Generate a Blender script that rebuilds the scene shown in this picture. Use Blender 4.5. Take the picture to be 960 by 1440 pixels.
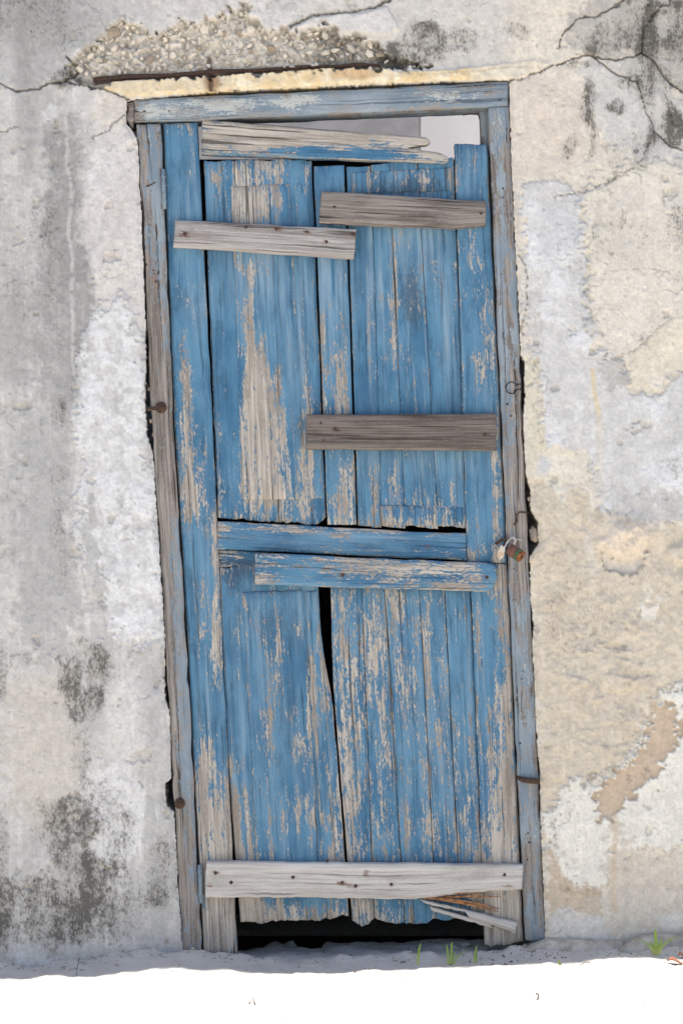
import bpy, math, random
import numpy as np
from mathutils import Vector, Matrix

random.seed(7)
rng = np.random.default_rng(7)
R = math.radians
scene = bpy.context.scene
for o in list(bpy.data.objects):
    bpy.data.objects.remove(o, do_unlink=True)
COL = scene.collection

# ------------------------------------------------------------------ camera, sky, sun, exposure
DIST, CAMZ, PPM = 5.0, 1.05, 600.0          # metres to the wall, eye height, photo pixels per metre on the wall
cam = bpy.data.cameras.new('camera')
cam.lens = 75.0
cam.sensor_width = 36.0
cam.sensor_fit = 'AUTO'
cam.clip_end = 500
camo = bpy.data.objects.new('camera', cam)
camo.location = (0, -DIST, CAMZ)
camo.rotation_euler = (R(90), 0, 0)
COL.objects.link(camo)
scene.camera = camo

SUN_ELEV = 87.2
world = bpy.data.worlds.new('World')
scene.world = world
world.use_nodes = True
wn = world.node_tree
wn.nodes.clear()
sky = wn.nodes.new('ShaderNodeTexSky')
sky.sky_type = 'NISHITA'
sky.sun_disc = False
sky.sun_elevation = R(SUN_ELEV)
sky.sun_rotation = 0.0
sky.air_density = 1.0
sky.dust_density = 2.0
bgn = wn.nodes.new('ShaderNodeBackground')
bgn.inputs['Strength'].default_value = 0.085
won = wn.nodes.new('ShaderNodeOutputWorld')
wn.links.new(sky.outputs[0], bgn.inputs['Color'])
wn.links.new(bgn.outputs[0], won.inputs['Surface'])

sun = bpy.data.lights.new('sun', 'SUN')
sun.energy = 4.4
sun.angle = R(0.53)
sun.color = (1.0, 0.945, 0.86)
suno = bpy.data.objects.new('sun', sun)
suno.rotation_euler = (-R(90 - SUN_ELEV), 0, 0)
suno.location = (0, 0.3, 8)
COL.objects.link(suno)

scene.view_settings.view_transform = 'Standard'
scene.view_settings.look = 'None'
scene.view_settings.gamma = 1.0
scene.view_settings.use_curve_mapping = False
scene.view_settings.exposure = 1.44

# ------------------------------------------------------------------ helpers
def P(px, py, y=0.0):
    """photo pixel -> world point at depth y"""
    k = (DIST + y) / DIST / PPM
    return ((px - 480) * k, y, CAMZ + (720 - py) * k)

def lin(c, k=0.86):
    c = np.array(c, dtype=float) / 255.0
    return np.where(c <= 0.04045, c / 12.92, ((c + 0.055) / 1.055) ** 2.4) * k

def lc(c, k=0.86):
    return tuple(float(v) for v in lin(c, k)) + (1.0,)

def lw(c):
    return lc(c, .715)

_tab = rng.random(4096)
def vnoise(x, y, seed=0):
    xi = np.floor(x).astype(np.int64); yi = np.floor(y).astype(np.int64)
    fx = x - xi; fy = y - yi
    fx = fx * fx * fx * (fx * (fx * 6 - 15) + 10); fy = fy * fy * fy * (fy * (fy * 6 - 15) + 10)
    def h(a, b):
        n = (a * 73856093) ^ (b * 19349663) ^ (seed * 83492791 + 12345)
        n = (n ^ (n >> 13)) * 1274126177
        return _tab[(n ^ (n >> 16)) & 4095]
    return ((h(xi, yi) * (1 - fx) + h(xi + 1, yi) * fx) * (1 - fy) + (h(xi, yi + 1) * (1 - fx) + h(xi + 1, yi + 1) * fx) * fy)

def fbm(x, y, scale, octv=4, seed=0, sy=None, rough=0.55):
    sy = sy or scale
    a, s, t = 1.0, 0.0, 0.0
    for i in range(octv):
        s = s + a * (vnoise(x / scale * 2 ** i, y / sy * 2 ** i, seed + i * 17) - 0.5)
        t += a; a *= rough
    return s / t * 2.0           # about -1..1, mostly -.5...5

def sstep(a, b, x):
    t = np.clip((x - a) / (b - a), 0, 1)
    return t * t * (3 - 2 * t)

def sdpoly(X, Y, poly, far=80.0):
    p = np.array(poly, dtype=float)
    out = np.full(X.shape, far)
    sel = (X > p[:, 0].min() - far) & (X < p[:, 0].max() + far) & (Y > p[:, 1].min() - far) & (Y < p[:, 1].max() + far)
    x, y = X[sel], Y[sel]
    if x.size == 0: return out
    d2 = np.full(x.shape, 1e12); ins = np.zeros(x.shape, bool)
    for (ax, ay), (bx, by) in zip(p, np.roll(p, -1, axis=0)):
        ex, ey = bx - ax, by - ay
        t = np.clip(((x - ax) * ex + (y - ay) * ey) / (ex * ex + ey * ey + 1e-9), 0, 1)
        d2 = np.minimum(d2, (x - ax - t * ex) ** 2 + (y - ay - t * ey) ** 2)
        c = ((ay > y) != (by > y))
        if by != ay:
            ins ^= c & (x < (bx - ax) * (y - ay) / (by - ay) + ax)
    d = np.sqrt(d2)
    out[sel] = np.where(ins, -d, d)
    return out

def dline(X, Y, pts, far=60.0):
    p = np.array(pts, dtype=float)
    out = np.full(X.shape, far)
    sel = (X > p[:, 0].min() - far) & (X < p[:, 0].max() + far) & (Y > p[:, 1].min() - far) & (Y < p[:, 1].max() + far)
    x, y = X[sel], Y[sel]
    d2 = np.full(x.shape, far * far)
    for (ax, ay), (bx, by) in zip(p[:-1], p[1:]):
        ex, ey = bx - ax, by - ay
        t = np.clip(((x - ax) * ex + (y - ay) * ey) / (ex * ex + ey * ey + 1e-9), 0, 1)
        d2 = np.minimum(d2, (x - ax - t * ex) ** 2 + (y - ay - t * ey) ** 2)
    out[sel] = np.sqrt(d2)
    return out

def tag(o, label=None, cat=None, group=None, kind=None):
    if label: o['label'] = label
    o['kind'] = 'thing'
    if cat: o['category'] = cat
    if group: o['group'] = group
    if kind: o['kind'] = kind
    return o

def link(name, me, mat=None, parent=None, smooth=False):
    o = bpy.data.objects.new(name, me)
    COL.objects.link(o)
    if mat is not None and not me.materials: me.materials.append(mat)
    if parent is not None: o.parent = parent
    if smooth:
        me.polygons.foreach_set('use_smooth', np.ones(len(me.polygons), bool))
    return o

def empty(name, loc):
    o = bpy.data.objects.new(name, None)
    o.empty_display_size = 0.05
    o.location = loc
    COL.objects.link(o)
    return o

def rebase(child, parent):
    """keep world place when parented to an Empty that is not at the origin"""
    child.parent = parent
    child.matrix_parent_inverse = Matrix.Translation(parent.location).inverted()

def mesh_np(name, V, F4):
    me = bpy.data.meshes.new(name)
    n, m = len(V), len(F4)
    k = F4.shape[1]
    me.vertices.add(n); me.vertices.foreach_set('co', np.ascontiguousarray(V, dtype=np.float32).ravel())
    me.loops.add(m * k); me.loops.foreach_set('vertex_index', np.ascontiguousarray(F4, dtype=np.int32).ravel())
    me.polygons.add(m)
    me.polygons.foreach_set('loop_start', np.arange(0, m * k, k, dtype=np.int32))
    me.polygons.foreach_set('loop_total', np.full(m, k, dtype=np.int32))
    me.update(calc_edges=True)
    return me

def setattr_f(me, name, arr):
    a = me.attributes.new(name, 'FLOAT', 'POINT'); a.data.foreach_set('value', np.ascontiguousarray(arr, dtype=np.float32))
def setattr_v(me, name, arr):
    a = me.attributes.new(name, 'FLOAT_VECTOR', 'POINT'); a.data.foreach_set('vector', np.ascontiguousarray(arr, dtype=np.float32).ravel())

def tube_mesh(name, pts, rad, seg=8, jit=0.0):
    pts = [Vector(p) for p in pts]
    if not hasattr(rad, '__len__'): rad = [rad] * len(pts)
    V, F = [], []
    up = Vector((0.13, 0.9, 0.4)).normalized()
    for i, p in enumerate(pts):
        t = (pts[min(i + 1, len(pts) - 1)] - pts[max(i - 1, 0)]).normalized()
        a = t.cross(up)
        if a.length < 1e-3: a = t.cross(Vector((1, 0, 0)))
        a.normalize(); b = t.cross(a)
        for s in range(seg):
            th = 2 * math.pi * s / seg
            r = rad[i] * (1 + jit * (random.random() - .5))
            V.append(p + a * math.cos(th) * r + b * math.sin(th) * r)
    for i in range(len(pts) - 1):
        for s in range(seg):
            F.append((i * seg + s, i * seg + (s + 1) % seg, (i + 1) * seg + (s + 1) % seg, (i + 1) * seg + s))
    F.append(tuple(range(seg))[::-1]); F.append(tuple(range((len(pts) - 1) * seg, len(pts) * seg)))
    me = bpy.data.meshes.new(name); me.from_pydata([tuple(v) for v in V], [], F); me.update()
    return me

def lump_mesh(name, seed, rough=0.22, flat=0.75, sub=2):
    import bmesh
    bm = bmesh.new(); bmesh.ops.create_icosphere(bm, subdivisions=sub, radius=1.0)
    r = random.Random(seed)
    dirs = [(Vector((r.gauss(0, 1), r.gauss(0, 1), r.gauss(0, 1))).normalized(), r.uniform(.45, .85)) for _ in range(11)]
    for v in bm.verts:                        # cut facets like a broken stone, then roughen
        c = v.co.copy()
        for d, k in dirs:
            t = c.dot(d)
            if t > k: c -= d * (t - k) * 0.96
        c *= 1 + rough * (r.random() - .5) * .45
        v.co = Vector((c.x, c.y * flat, c.z))
    me = bpy.data.meshes.new(name); bm.to_mesh(me); bm.free()
    return me

def box_mesh(name, x0, x1, y0, y1, z0, z1, bev=0.0):
    import bmesh
    bm = bmesh.new(); bmesh.ops.create_cube(bm, size=1.0)
    for v in bm.verts:
        v.co = Vector((x0 + (v.co.x + .5) * (x1 - x0), y0 + (v.co.y + .5) * (y1 - y0), z0 + (v.co.z + .5) * (z1 - z0)))
    if bev: bmesh.ops.bevel(bm, geom=bm.edges[:], offset=bev, segments=2, affect='EDGES')
    me = bpy.data.meshes.new(name); bm.to_mesh(me); bm.free()
    return me

# ------------------------------------------------------------------ node helpers
class NT:
    def __init__(s, name):
        s.m = bpy.data.materials.new(name); s.m.use_nodes = True
        s.t = s.m.node_tree; s.t.nodes.clear()
        s.out = s.t.nodes.new('ShaderNodeOutputMaterial'); s.b = s.t.nodes.new('ShaderNodeBsdfPrincipled')
        s.t.links.new(s.b.outputs[0], s.out.inputs[0])
        s.b.inputs['Specular IOR Level'].default_value = 0.25
    def set(s, sock, v):
        if isinstance(v, bpy.types.NodeSocket): s.t.links.new(v, sock)
        elif v is not None: sock.default_value = v
    def attr(s, n, vec=False):
        a = s.t.nodes.new('ShaderNodeAttribute'); a.attribute_name = n
        return a.outputs['Vector' if vec else 'Fac']
    def acol(s, n):
        a = s.t.nodes.new('ShaderNodeAttribute'); a.attribute_name = n
        return a.outputs['Color']
    def coord(s, k='Object'):
        return s.t.nodes.new('ShaderNodeTexCoord').outputs[k]
    def vmul(s, v, k):
        n = s.t.nodes.new('ShaderNodeVectorMath'); n.operation = 'MULTIPLY'; s.set(n.inputs[0], v); n.inputs[1].default_value = k
        return n.outputs[0]
    def noise(s, v, scale=1.0, detail=4, rough=.55, dist=0.0, col=False):
        n = s.t.nodes.new('ShaderNodeTexNoise'); s.set(n.inputs['Vector'], v)
        n.inputs['Scale'].default_value = scale; n.inputs['Detail'].default_value = detail
        n.inputs['Roughness'].default_value = rough; n.inputs['Distortion'].default_value = dist
        return n.outputs['Color' if col else 'Fac']
    def voro(s, v, scale, feat='F1'):
        n = s.t.nodes.new('ShaderNodeTexVoronoi'); n.feature = feat; s.set(n.inputs['Vector'], v); n.inputs['Scale'].default_value = scale
        return n.outputs['Distance']
    def math(s, op, a, b=None, c=None, clamp=False):
        n = s.t.nodes.new('ShaderNodeMath'); n.operation = op; n.use_clamp = clamp
        s.set(n.inputs[0], a)
        if b is not None: s.set(n.inputs[1], b)
        if c is not None: s.set(n.inputs[2], c)
        return n.outputs[0]
    def ss(s, v, a, b, lo=0.0, hi=1.0):
        n = s.t.nodes.new('ShaderNodeMapRange'); n.interpolation_type = 'SMOOTHSTEP'
        s.set(n.inputs['Value'], v); n.inputs['From Min'].default_value = a; n.inputs['From Max'].default_value = b
        n.inputs['To Min'].default_value = lo; n.inputs['To Max'].default_value = hi
        return n.outputs[0]
    def mix(s, f, a, b, mode='MIX'):
        n = s.t.nodes.new('ShaderNodeMix'); n.data_type = 'RGBA'; n.blend_type = mode; n.clamp_factor = True
        s.set(n.inputs[0], f); s.set(n.inputs[6], a); s.set(n.inputs[7], b)
        return n.outputs[2]
    def fin(s, col, rough=.85, height=None, bstr=.4, bdist=.002):
        s.set(s.b.inputs['Base Color'], col); s.set(s.b.inputs['Roughness'], rough)
        if height is not None:
            n = s.t.nodes.new('ShaderNodeBump'); n.inputs['Strength'].default_value = bstr; n.inputs['Distance'].default_value = bdist
            s.set(n.inputs['Height'], height); s.t.links.new(n.outputs[0], s.b.inputs['Normal'])
        return s.m

def wood_mat(name, paintA, paintB, pale, bareA, bareB, bareDark, rustc, painted=True, cream=False, crackstr=.8):
    n = NT(name)
    g = n.attr('g', True)
    streak = n.noise(n.vmul(g, (5, 210, 1)), 1, 6, .65)
    hair = n.noise(n.vmul(g, (3.0, 150, 1)), 1, 3, .55, .25)
    mid = n.noise(n.vmul(g, (3.2, 62, 1)), 1, 5, .6, .3)
    fl = n.noise(n.vmul(g, (30, 125, 1)), 1, 6, .7)
    flf = n.noise(n.vmul(g, (120, 330, 1)), 1, 4, .65)
    blot = n.noise(n.vmul(g, (6, 16, 1)), 1, 5, .6)
    blot2 = n.noise(n.vmul(g, (14, 45, 1)), 1, 5, .65)
    # bare weathered wood
    bare = n.mix(n.ss(streak, .38, .62), lw(bareB), lw(bareA))
    bare = n.mix(n.ss(mid, .5, .68, 0, .65), bare, lw(bareDark))
    bare = n.mix(n.ss(blot, .50, .70, 0, .6), bare, lw(bareDark))
    bare = n.mix(n.ss(flf, .56, .70, 0, .5), bare, lw(tuple(min(255, v * 1.12) for v in bareA)))
    crack = n.ss(hair, .385, .335)
    fcrack = n.ss(streak, .36, .30)
    bare = n.mix(n.math('MULTIPLY', fcrack, crackstr * .6), bare, lw(tuple(v * .55 for v in bareDark)))
    bare = n.mix(n.math('MULTIPLY', crack, crackstr), bare, lw((62, 54, 48)))
    h = n.math('ADD', n.math('MULTIPLY', streak, 1.2), n.math('MULTIPLY', crack, -1.2))
    col = bare
    if painted:
        wear = n.attr('wear')
        m = n.math('ADD', wear, n.math('ADD', n.math('MULTIPLY_ADD', fl, 1.5, -.75), n.math('MULTIPLY_ADD', mid, 1.1, -.55)))
        m = n.math('ADD', m, n.math('MULTIPLY_ADD', flf, 1.3, -.65))
        m = n.math('ADD', m, n.math('MULTIPLY_ADD', streak, .7, -.35))
        m = n.math('ADD', m, n.math('MULTIPLY_ADD', blot2, 1.3, -.68))
        gone = n.ss(m, .50, .56)
        rim = n.ss(m, .36, .50)
        paint = n.mix(n.ss(blot, .36, .64), lw(paintA), lw(paintB))
        paint = n.mix(n.ss(blot2, .50, .66, 0, .42), paint, lw(tuple(v * .74 for v in paintA)))
        paint = n.mix(n.ss(mid, .54, .70, 0, .40), paint, lw(pale))
        paint = n.mix(n.ss(streak, .46, .32, 0, .55), paint, lw(tuple(v * .60 for v in paintA)))
        paint = n.mix(n.ss(flf, .60, .74, 0, .40), paint, lw(pale))
        paint = n.mix(n.math('MULTIPLY', crack, .55), paint, lw((34, 48, 66)))
        fade = n.attr('fade')
        if cream:
            fm = n.math('ADD', fade, n.math('ADD', n.math('MULTIPLY_ADD', fl, 1.9, -.95), n.math('MULTIPLY_ADD', flf, 2.0, -1.0)))
            paint = n.mix(n.math('MULTIPLY', n.ss(fm, .46, .56), .85), paint, lw((206, 208, 200)))
            paint = n.mix(n.ss(blot2, .52, .60, 0, .55), paint, lw((168, 166, 164)))
        else:
            paint = n.mix(n.math('MULTIPLY', fade, n.ss(mid, .35, .65)), paint, lw(pale))
        dk = n.attr('dirt')
        paint = n.mix(n.math('MULTIPLY', n.ss(n.math('ADD', dk, n.math('ADD', n.math('MULTIPLY_ADD', flf, 1.2, -.6), n.math('MULTIPLY_ADD', fl, 1.0, -.5))), .30, .7), .6), paint, lw((62, 70, 84)))
        paint = n.mix(n.math('MULTIPLY', rim, .38), paint, lw((176, 186, 194)))
        col = n.mix(gone, paint, bare)
        h = n.math('ADD', n.math('MULTIPLY', gone, n.math('ADD', h, -1.3)), n.math('MULTIPLY', streak, .35))
    rust = n.attr('rust')
    rm = n.math('ADD', rust, n.math('ADD', n.math('MULTIPLY_ADD', fl, 1.2, -.6), n.math('MULTIPLY_ADD', flf, 1.0, -.5)))
    col = n.mix(n.math('MULTIPLY', n.ss(rm, .3, .75), .85), col, lw(rustc))
    return n.fin(col, .85, h, .7, .0024)

M = {}
M['blue'] = wood_mat('blue_paint', (72, 120, 154), (102, 149, 179), (158, 184, 201), (214, 206, 194), (174, 164, 152), (144, 133, 122), (132, 86, 46))
M['bare'] = wood_mat('weathered_wood', (0, 0, 0), (0, 0, 0), (0, 0, 0), (198, 193, 188), (162, 155, 150), (130, 122, 116), (112, 66, 48), painted=False, crackstr=.7)
M['bare_brown'] = wood_mat('weathered_brown_wood', (0, 0, 0), (0, 0, 0), (0, 0, 0), (164, 155, 147), (124, 115, 108), (90, 82, 76), (96, 56, 42), painted=False, crackstr=.9)
M['bare_dark'] = wood_mat('weathered_dark_wood', (0, 0, 0), (0, 0, 0), (0, 0, 0), (140, 130, 122), (108, 99, 92), (76, 68, 63), (84, 50, 38), painted=False, crackstr=.8)
M['bare_white'] = wood_mat('weathered_pale_wood', (0, 0, 0), (0, 0, 0), (0, 0, 0), (226, 221, 214), (202, 196, 188), (174, 166, 158), (124, 76, 50), painted=False, crackstr=.4)
M['frame'] = wood_mat('faded_frame_paint', (132, 149, 162), (160, 172, 180), (194, 199, 201), (182, 173, 164), (136, 127, 119), (98, 90, 84), (176, 122, 112), cream=True, crackstr=1.0)

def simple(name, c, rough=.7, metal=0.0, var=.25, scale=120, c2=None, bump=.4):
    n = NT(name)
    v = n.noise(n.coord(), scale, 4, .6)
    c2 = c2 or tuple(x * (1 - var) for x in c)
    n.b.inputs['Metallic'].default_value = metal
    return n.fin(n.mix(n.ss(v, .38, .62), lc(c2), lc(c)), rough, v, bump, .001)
M['rust'] = simple('rusty_iron', (94, 72, 61), .85, .1, scale=260, c2=(58, 46, 41))
M['darkiron'] = simple('dark_iron', (74, 66, 62), .7, .3, scale=260, c2=(50, 44, 42))
M['hinge'] = simple('painted_hinge', (142, 162, 176), .6, 0, scale=300, c2=(104, 112, 118))
M['wire'] = simple('black_wire', (48, 46, 50), .5, .4, scale=200)
M['steel'] = simple('worn_steel', (205, 205, 205), .35, .8, scale=200, c2=(150, 148, 145))
M['lockred'] = simple('red_brown_lock', (134, 88, 74), .6, .1, scale=350, c2=(100, 76, 64))
M['green'] = simple('green_verdigris', (80, 116, 78), .6, 0, scale=300, c2=(76, 80, 60))
M['brass'] = simple('dull_brass', (172, 112, 70), .45, .5, scale=300, c2=(110, 66, 44))
M['tag'] = simple('white_tag', (214, 208, 198), .6, 0, scale=160, c2=(190, 160, 120))
M['stone'] = simple('coral_stone', (236, 227, 212), .9, 0, scale=60, c2=(212, 200, 182), bump=.7)
M['stone_grey'] = simple('grey_stone', (214, 206, 193), .9, 0, scale=60, c2=(180, 172, 160), bump=.7)
M['stone_dirty'] = simple('dirty_stone', (186, 170, 150), .9, 0, scale=90, c2=(140, 126, 112), bump=.7)
M['splinter'] = simple('fresh_split_wood', (190, 140, 98), .8, 0, scale=90, c2=(140, 96, 64))
M['dark'] = simple('shade_dark_interior', (44, 41, 39), .95, 0, scale=20)  # near-black colour stands in for the shade inside the room
M['greywall'] = simple('grey_cement', (174, 169, 166), .95, 0, var=.08, scale=9)
M['whitewall'] = simple('white_lime_wash', (255, 248, 242), .95, 0, var=.03, scale=5)
M['debris'] = simple('dry_debris', (120, 105, 92), .9, 0, scale=90, c2=(80, 70, 62))
M['leafdead'] = simple('dead_leaf', (150, 96, 74), .7, 0, scale=120, c2=(116, 72, 56))
M['cement'] = simple('old_cement', (196, 188, 176), .95, 0, scale=22, c2=(158, 150, 140), bump=.9)

def grass_mat():
    n = NT('grass_blade'); z = n.attr('t')
    col = n.mix(n.ss(z, 0, .6), lc((198, 200, 130)), lc((126, 156, 66)))
    col = n.mix(n.ss(z, .93, 1.0), col, lc((150, 100, 60)))
    n.b.inputs['Subsurface Weight'].default_value = 0.0
    return n.fin(col, .5)
M['grass'] = grass_mat()

# ------------------------------------------------------------------ sand ground
def ground_z(x, y):
    z = 0.028 * np.clip(x, -.9, .9) + .004
    z = z + .030 * np.exp(-((x + .40) / .16) ** 2) * np.exp(-((y + .02) / .12) ** 2)      # drift against the left jamb
    z = z + .010 * sstep(.35, .55, x) * np.exp(-((y) / .2) ** 2)
    z = z - .32 * sstep(.0, .20, y - .17 - .10 * fbm(x * 600, y * 600, 50, 3, 77)) * sstep(1.35, 1.0, y) * (np.abs(x) < 2.7)
    px, py = x * 600, y * 600
    z = z + .010 * fbm(px, py, 160, 3, 5) + .007 * fbm(px, py, 40, 3, 9) + .0036 * fbm(px, py, 12, 4, 12, rough=.7)
    z = z + .012 * np.exp(-(y / .035) ** 2) * (.6 + fbm(px, py * 0, 30, 3, 14)) * (np.abs(x) < 6)
    return z

def build_ground():
    xs = np.concatenate([-np.geomspace(90, 1.25, 34), np.arange(-1.2, 1.2001, .008), np.geomspace(1.25, 90, 34)])
    ys = np.concatenate([-np.geomspace(90, 1.25, 34), np.arange(-1.2, .5, .008), np.arange(.5, 1.5, .05), np.geomspace(1.5, 60, 30)])
    X, Y = np.meshgrid(xs, ys)
    Z = ground_z(X, Y)
    V = np.stack([X, Y, Z], -1).reshape(-1, 3)
    nx, ny = len(xs), len(ys)
    i = (np.arange(ny - 1)[:, None] * nx + np.arange(nx - 1)[None]).ravel()
    F = np.stack([i, i + 1, i + nx + 1, i + nx], -1)
    n = NT('white_sand'); c = n.coord()
    f = n.noise(c, 900, 3, .6); b = n.noise(c, 14, 4, .6); sp = n.noise(c, 190, 3, .7)
    col = n.mix(n.ss(b, .35, .65), lc((228, 222, 214)), lc((238, 233, 226)))
    col = n.mix(n.ss(f, .3, .7, .25, 0), col, lc((170, 164, 160)))
    col = n.mix(n.ss(sp, .69, .74, 0, .7), col, lc((130, 118, 108)))
    mat = n.fin(col, .95, n.math('ADD', f, n.math('MULTIPLY', sp, 1.8)), .9, .004)
    o = link('sand_ground', mesh_np('sand_ground', V, F), mat, smooth=True)
    tag(o, 'white sand lying in front of the wall and drifting under the door', kind='structure')
build_ground()

# ------------------------------------------------------------------ the plastered wall
OPEN = [(178, 140), (300, 128), (430, 122), (560, 116.5), (640, 113.5), (716, 112),
        (716.5, 130), (718.5, 210), (724, 330), (727, 385), (731, 470), (732.5, 500), (738, 506), (738, 560), (736, 600), (737.6, 645), (738.5, 662), (746, 690),
        (746, 716), (756, 734), (758, 764), (744.5, 784), (745.8, 845), (751.5, 880), (748.6, 900), (751.2, 960), (756, 1050), (760, 1095),
        (760, 1150), (762.5, 1210), (767, 1320), (768, 1425), (232, 1425), (257, 1345), (253, 1290), (249.5, 1240), (244.5, 1142), (233, 1134), (231, 1102), (240, 1095),
        (238, 1000), (232, 985), (231, 950), (231.5, 900), (225.5, 800), (218.5, 700), (215, 640), (206, 610), (203, 560), (205, 500), (203, 420), (198.5, 310), (192.5, 195),
        (184, 182), (176, 172)]
RUBBLE = [(98, 100), (106, 82), (128, 58), (160, 26), (182, 30), (212, 44), (246, 34), (262, 42), (304, 22), (336, 8), (352, 14), (372, 40), (410, 46), (446, 42), (494, 46),
          (524, 56), (548, 76), (580, 84), (602, 94), (566, 97), (536, 94), (430, 96), (300, 104), (190, 109), (136, 116), (112, 116)]
LINTEL = [(108, 118), (136, 114), (190, 112), (300, 103), (430, 96), (530, 92), (566, 101), (640, 98), (756, 84), (770, 90), (722, 114), (640, 114), (560, 118), (430, 125), (300, 131), (182, 137), (150, 126)]
BAR = [(134, 112), (200, 108), (300, 102), (420, 95), (505, 91), (536, 92)]
CRACKS = [  # polyline, width px, depth m
    ([(-80, 108), (0, 115), (22, 124), (40, 127), (58, 121), (86, 117), (102, 108), (110, 97), (94, 78)], 1.9, .020),
    ([(96, 114), (118, 122), (146, 126), (182, 137)], 1.6, .016),
    ([(130, 195), (152, 182), (176, 160)], 1.0, .007),
    ([(-10, 180), (10, 184), (26, 178)], .9, .006),
    ([(412, 36), (424, 28), (440, 22), (470, 20), (500, 15), (530, 11), (548, 4), (552, -20)], 2.2, .022),
    ([(716, 114), (752, 100), (782, 88), (806, 79), (830, 77), (846, 80), (868, 83), (886, 76), (902, 73)], 1.8, .018),
    ([(902, 73), (904, 38), (918, 22), (940, 4), (944, -40)], 1.4, .012),
    ([(902, 73), (920, 86), (938, 110), (958, 130), (1000, 160)], 1.5, .012),
    ([(832, 77), (856, 96), (876, 106), (896, 114), (903, 136), (908, 160), (916, 184), (936, 200), (1000, 232)], 1.3, .011),
    ([(776, 276), (792, 271), (816, 272), (846, 261), (874, 246), (900, 226), (912, 200)], 1.0, .007),
    ([(782, 68), (792, 48), (806, 30), (822, 22), (838, 24), (860, 12), (900, -10)], 1.6, .014),
    ([(728, 356), (737, 372), (739, 395), (738, 440), (731, 470)], 1.0, .008),
    ([(905, 484), (926, 460), (944, 448), (990, 436)], .5, .003),
    ([(934, 130), (940, 150), (948, 176)], .9, .006),
    ([(818, 505), (850, 506), (878, 498), (905, 484)], .5, .003),
]
def wall_fields(X, Y):
    N = dict(lo=fbm(X, Y, 120, 4, 1), mid=fbm(X, Y, 34, 4, 2), hi=fbm(X, Y, 10, 3, 3), vh=fbm(X, Y, 4, 2, 4),
             wx=fbm(X, Y, 46, 4, 5), wy=fbm(X, Y, 46, 4, 6), st=fbm(X, Y, 15, 4, 7, sy=240), st2=fbm(X, Y, 6, 3, 8, sy=70))
    def msk(poly, soft=4, warp=14, rag=6, grow=0):
        soft = soft * (.45 if soft < 6 else .75)
        sd = sdpoly(X + warp * N['wx'], Y + warp * N['wy'], poly) + rag * N['hi'] * 2.4 + rag * 1.1 * N['vh'] - grow
        return sstep(soft, -soft, sd)
    def ell(cx, cy, rx, ry, warp=14):
        d = np.sqrt(((X + warp * N['wx'] - cx) / rx) ** 2 + ((Y + warp * N['wy'] - cy) / ry) ** 2)
        return sstep(1.35, .55, d)
    col = np.empty(X.shape + (3,))
    col[:] = lin((208, 204, 198))
    def lay(mask, c, a=1.0):
        col[:] = col * (1 - (mask * a)[..., None]) + lin(c) * (mask * a)[..., None]
    H = .004 * N['lo'] + .0035 * N['mid'] + .0012 * N['hi']
    mold = np.zeros(X.shape)
    lay(sstep(-.3, .4, N['lo']), (196, 193, 188), .8)
    lay(sstep(.0, .5, N['mid']), (216, 213, 208), .6)
    # ---------------- left wall
    left = sstep(300, 180, X)
    lay(sstep(.1, .5, N['st']) * left * sstep(-60, 100, Y) * sstep(1000, 700, Y), (176, 174, 170), .6)
    lay(sstep(.1, .5, -N['st']) * left, (222, 219, 214), .55)
    lay(msk([(-300, -200), (110, -200), (125, 60), (95, 108), (40, 122), (-300, 110)], 10, 20), (186, 184, 181), .8)
    lay(ell(10, 5, 70, 45), (150, 148, 143), .7)
    lay(msk([(-300, -300), (560, -300), (560, -20), (-300, 10)], 30, 40), (182, 180, 176), .6)
    lay(msk([(62, 170), (118, 165), (124, 300), (132, 400), (126, 520), (96, 600), (58, 560), (44, 420), (60, 300)], 22, 18, 6), (152, 150, 147), .9)
    lay(msk([(70, 200), (104, 190), (112, 330), (112, 420), (82, 430), (74, 330)], 14, 10, 8), (140, 137, 133), .65)
    lay(msk([(100, 420), (128, 410), (128, 500), (108, 540), (98, 500)], 8, 8, 5), (146, 144, 140), .6)
    lay(msk([(-300, 260), (30, 240), (44, 420), (30, 600), (-300, 640)], 18, 20, 8), (196, 192, 186), .7)
    lay(msk([(30, 560), (90, 580), (110, 700), (104, 880), (70, 960), (30, 900), (20, 700)], 14, 18, 8), (184, 182, 178), .75)
    lay(sstep(4.5, 1.0, dline(X + 5 * N['wx'], Y, [(92, 120), (97, 200), (100, 330), (101, 420), (103, 520), (106, 600)])) * (N['hi'] > -.35), (206, 203, 198), .7)
    lay(sstep(5, 1.0, dline(X + 6 * N['wx'], Y, [(108, 600), (110, 760), (114, 830), (124, 890)])) * (N['hi'] > -.3), (222, 220, 214), .8)
    lay(sstep(4, 1.0, dline(X + 5 * N['wx'], Y, [(4, 560), (10, 700), (14, 900)])), (214, 210, 200), .6)
    smooth_cream = msk([(184, 140), (230, 150), (230, 470), (205, 470), (170, 450), (136, 420), (122, 330), (126, 260), (146, 200)], 5, 18, 3)
    lay(smooth_cream, (222, 215, 208), .9)
    lay(msk([(140, 120), (182, 136), (182, 190), (150, 205), (138, 160)], 8, 10, 4), (226, 216, 200), .75)
    lay(msk([(150, 190), (185, 185), (180, 240), (140, 330), (120, 250)], 6, 20, 10), (214, 211, 208), .55)
    wp = msk([(128, 440), (160, 420), (210, 500), (210, 610), (226, 700), (234, 860), (230, 900), (150, 900), (124, 820), (118, 700), (104, 590), (110, 520)], 5, 22, 8)
    lay(wp * (.45 + .55 * sstep(-.35, .25, N['hi'])), (234, 234, 233), .95)
    H = H + .0045 * wp
    lay(ell(74, 155, 14, 16) * (N['hi'] > -.1), (232, 232, 230), .9)
    lay(ell(138, 240, 12, 26) * (N['hi'] > -.02), (226, 225, 222), .8)
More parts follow.
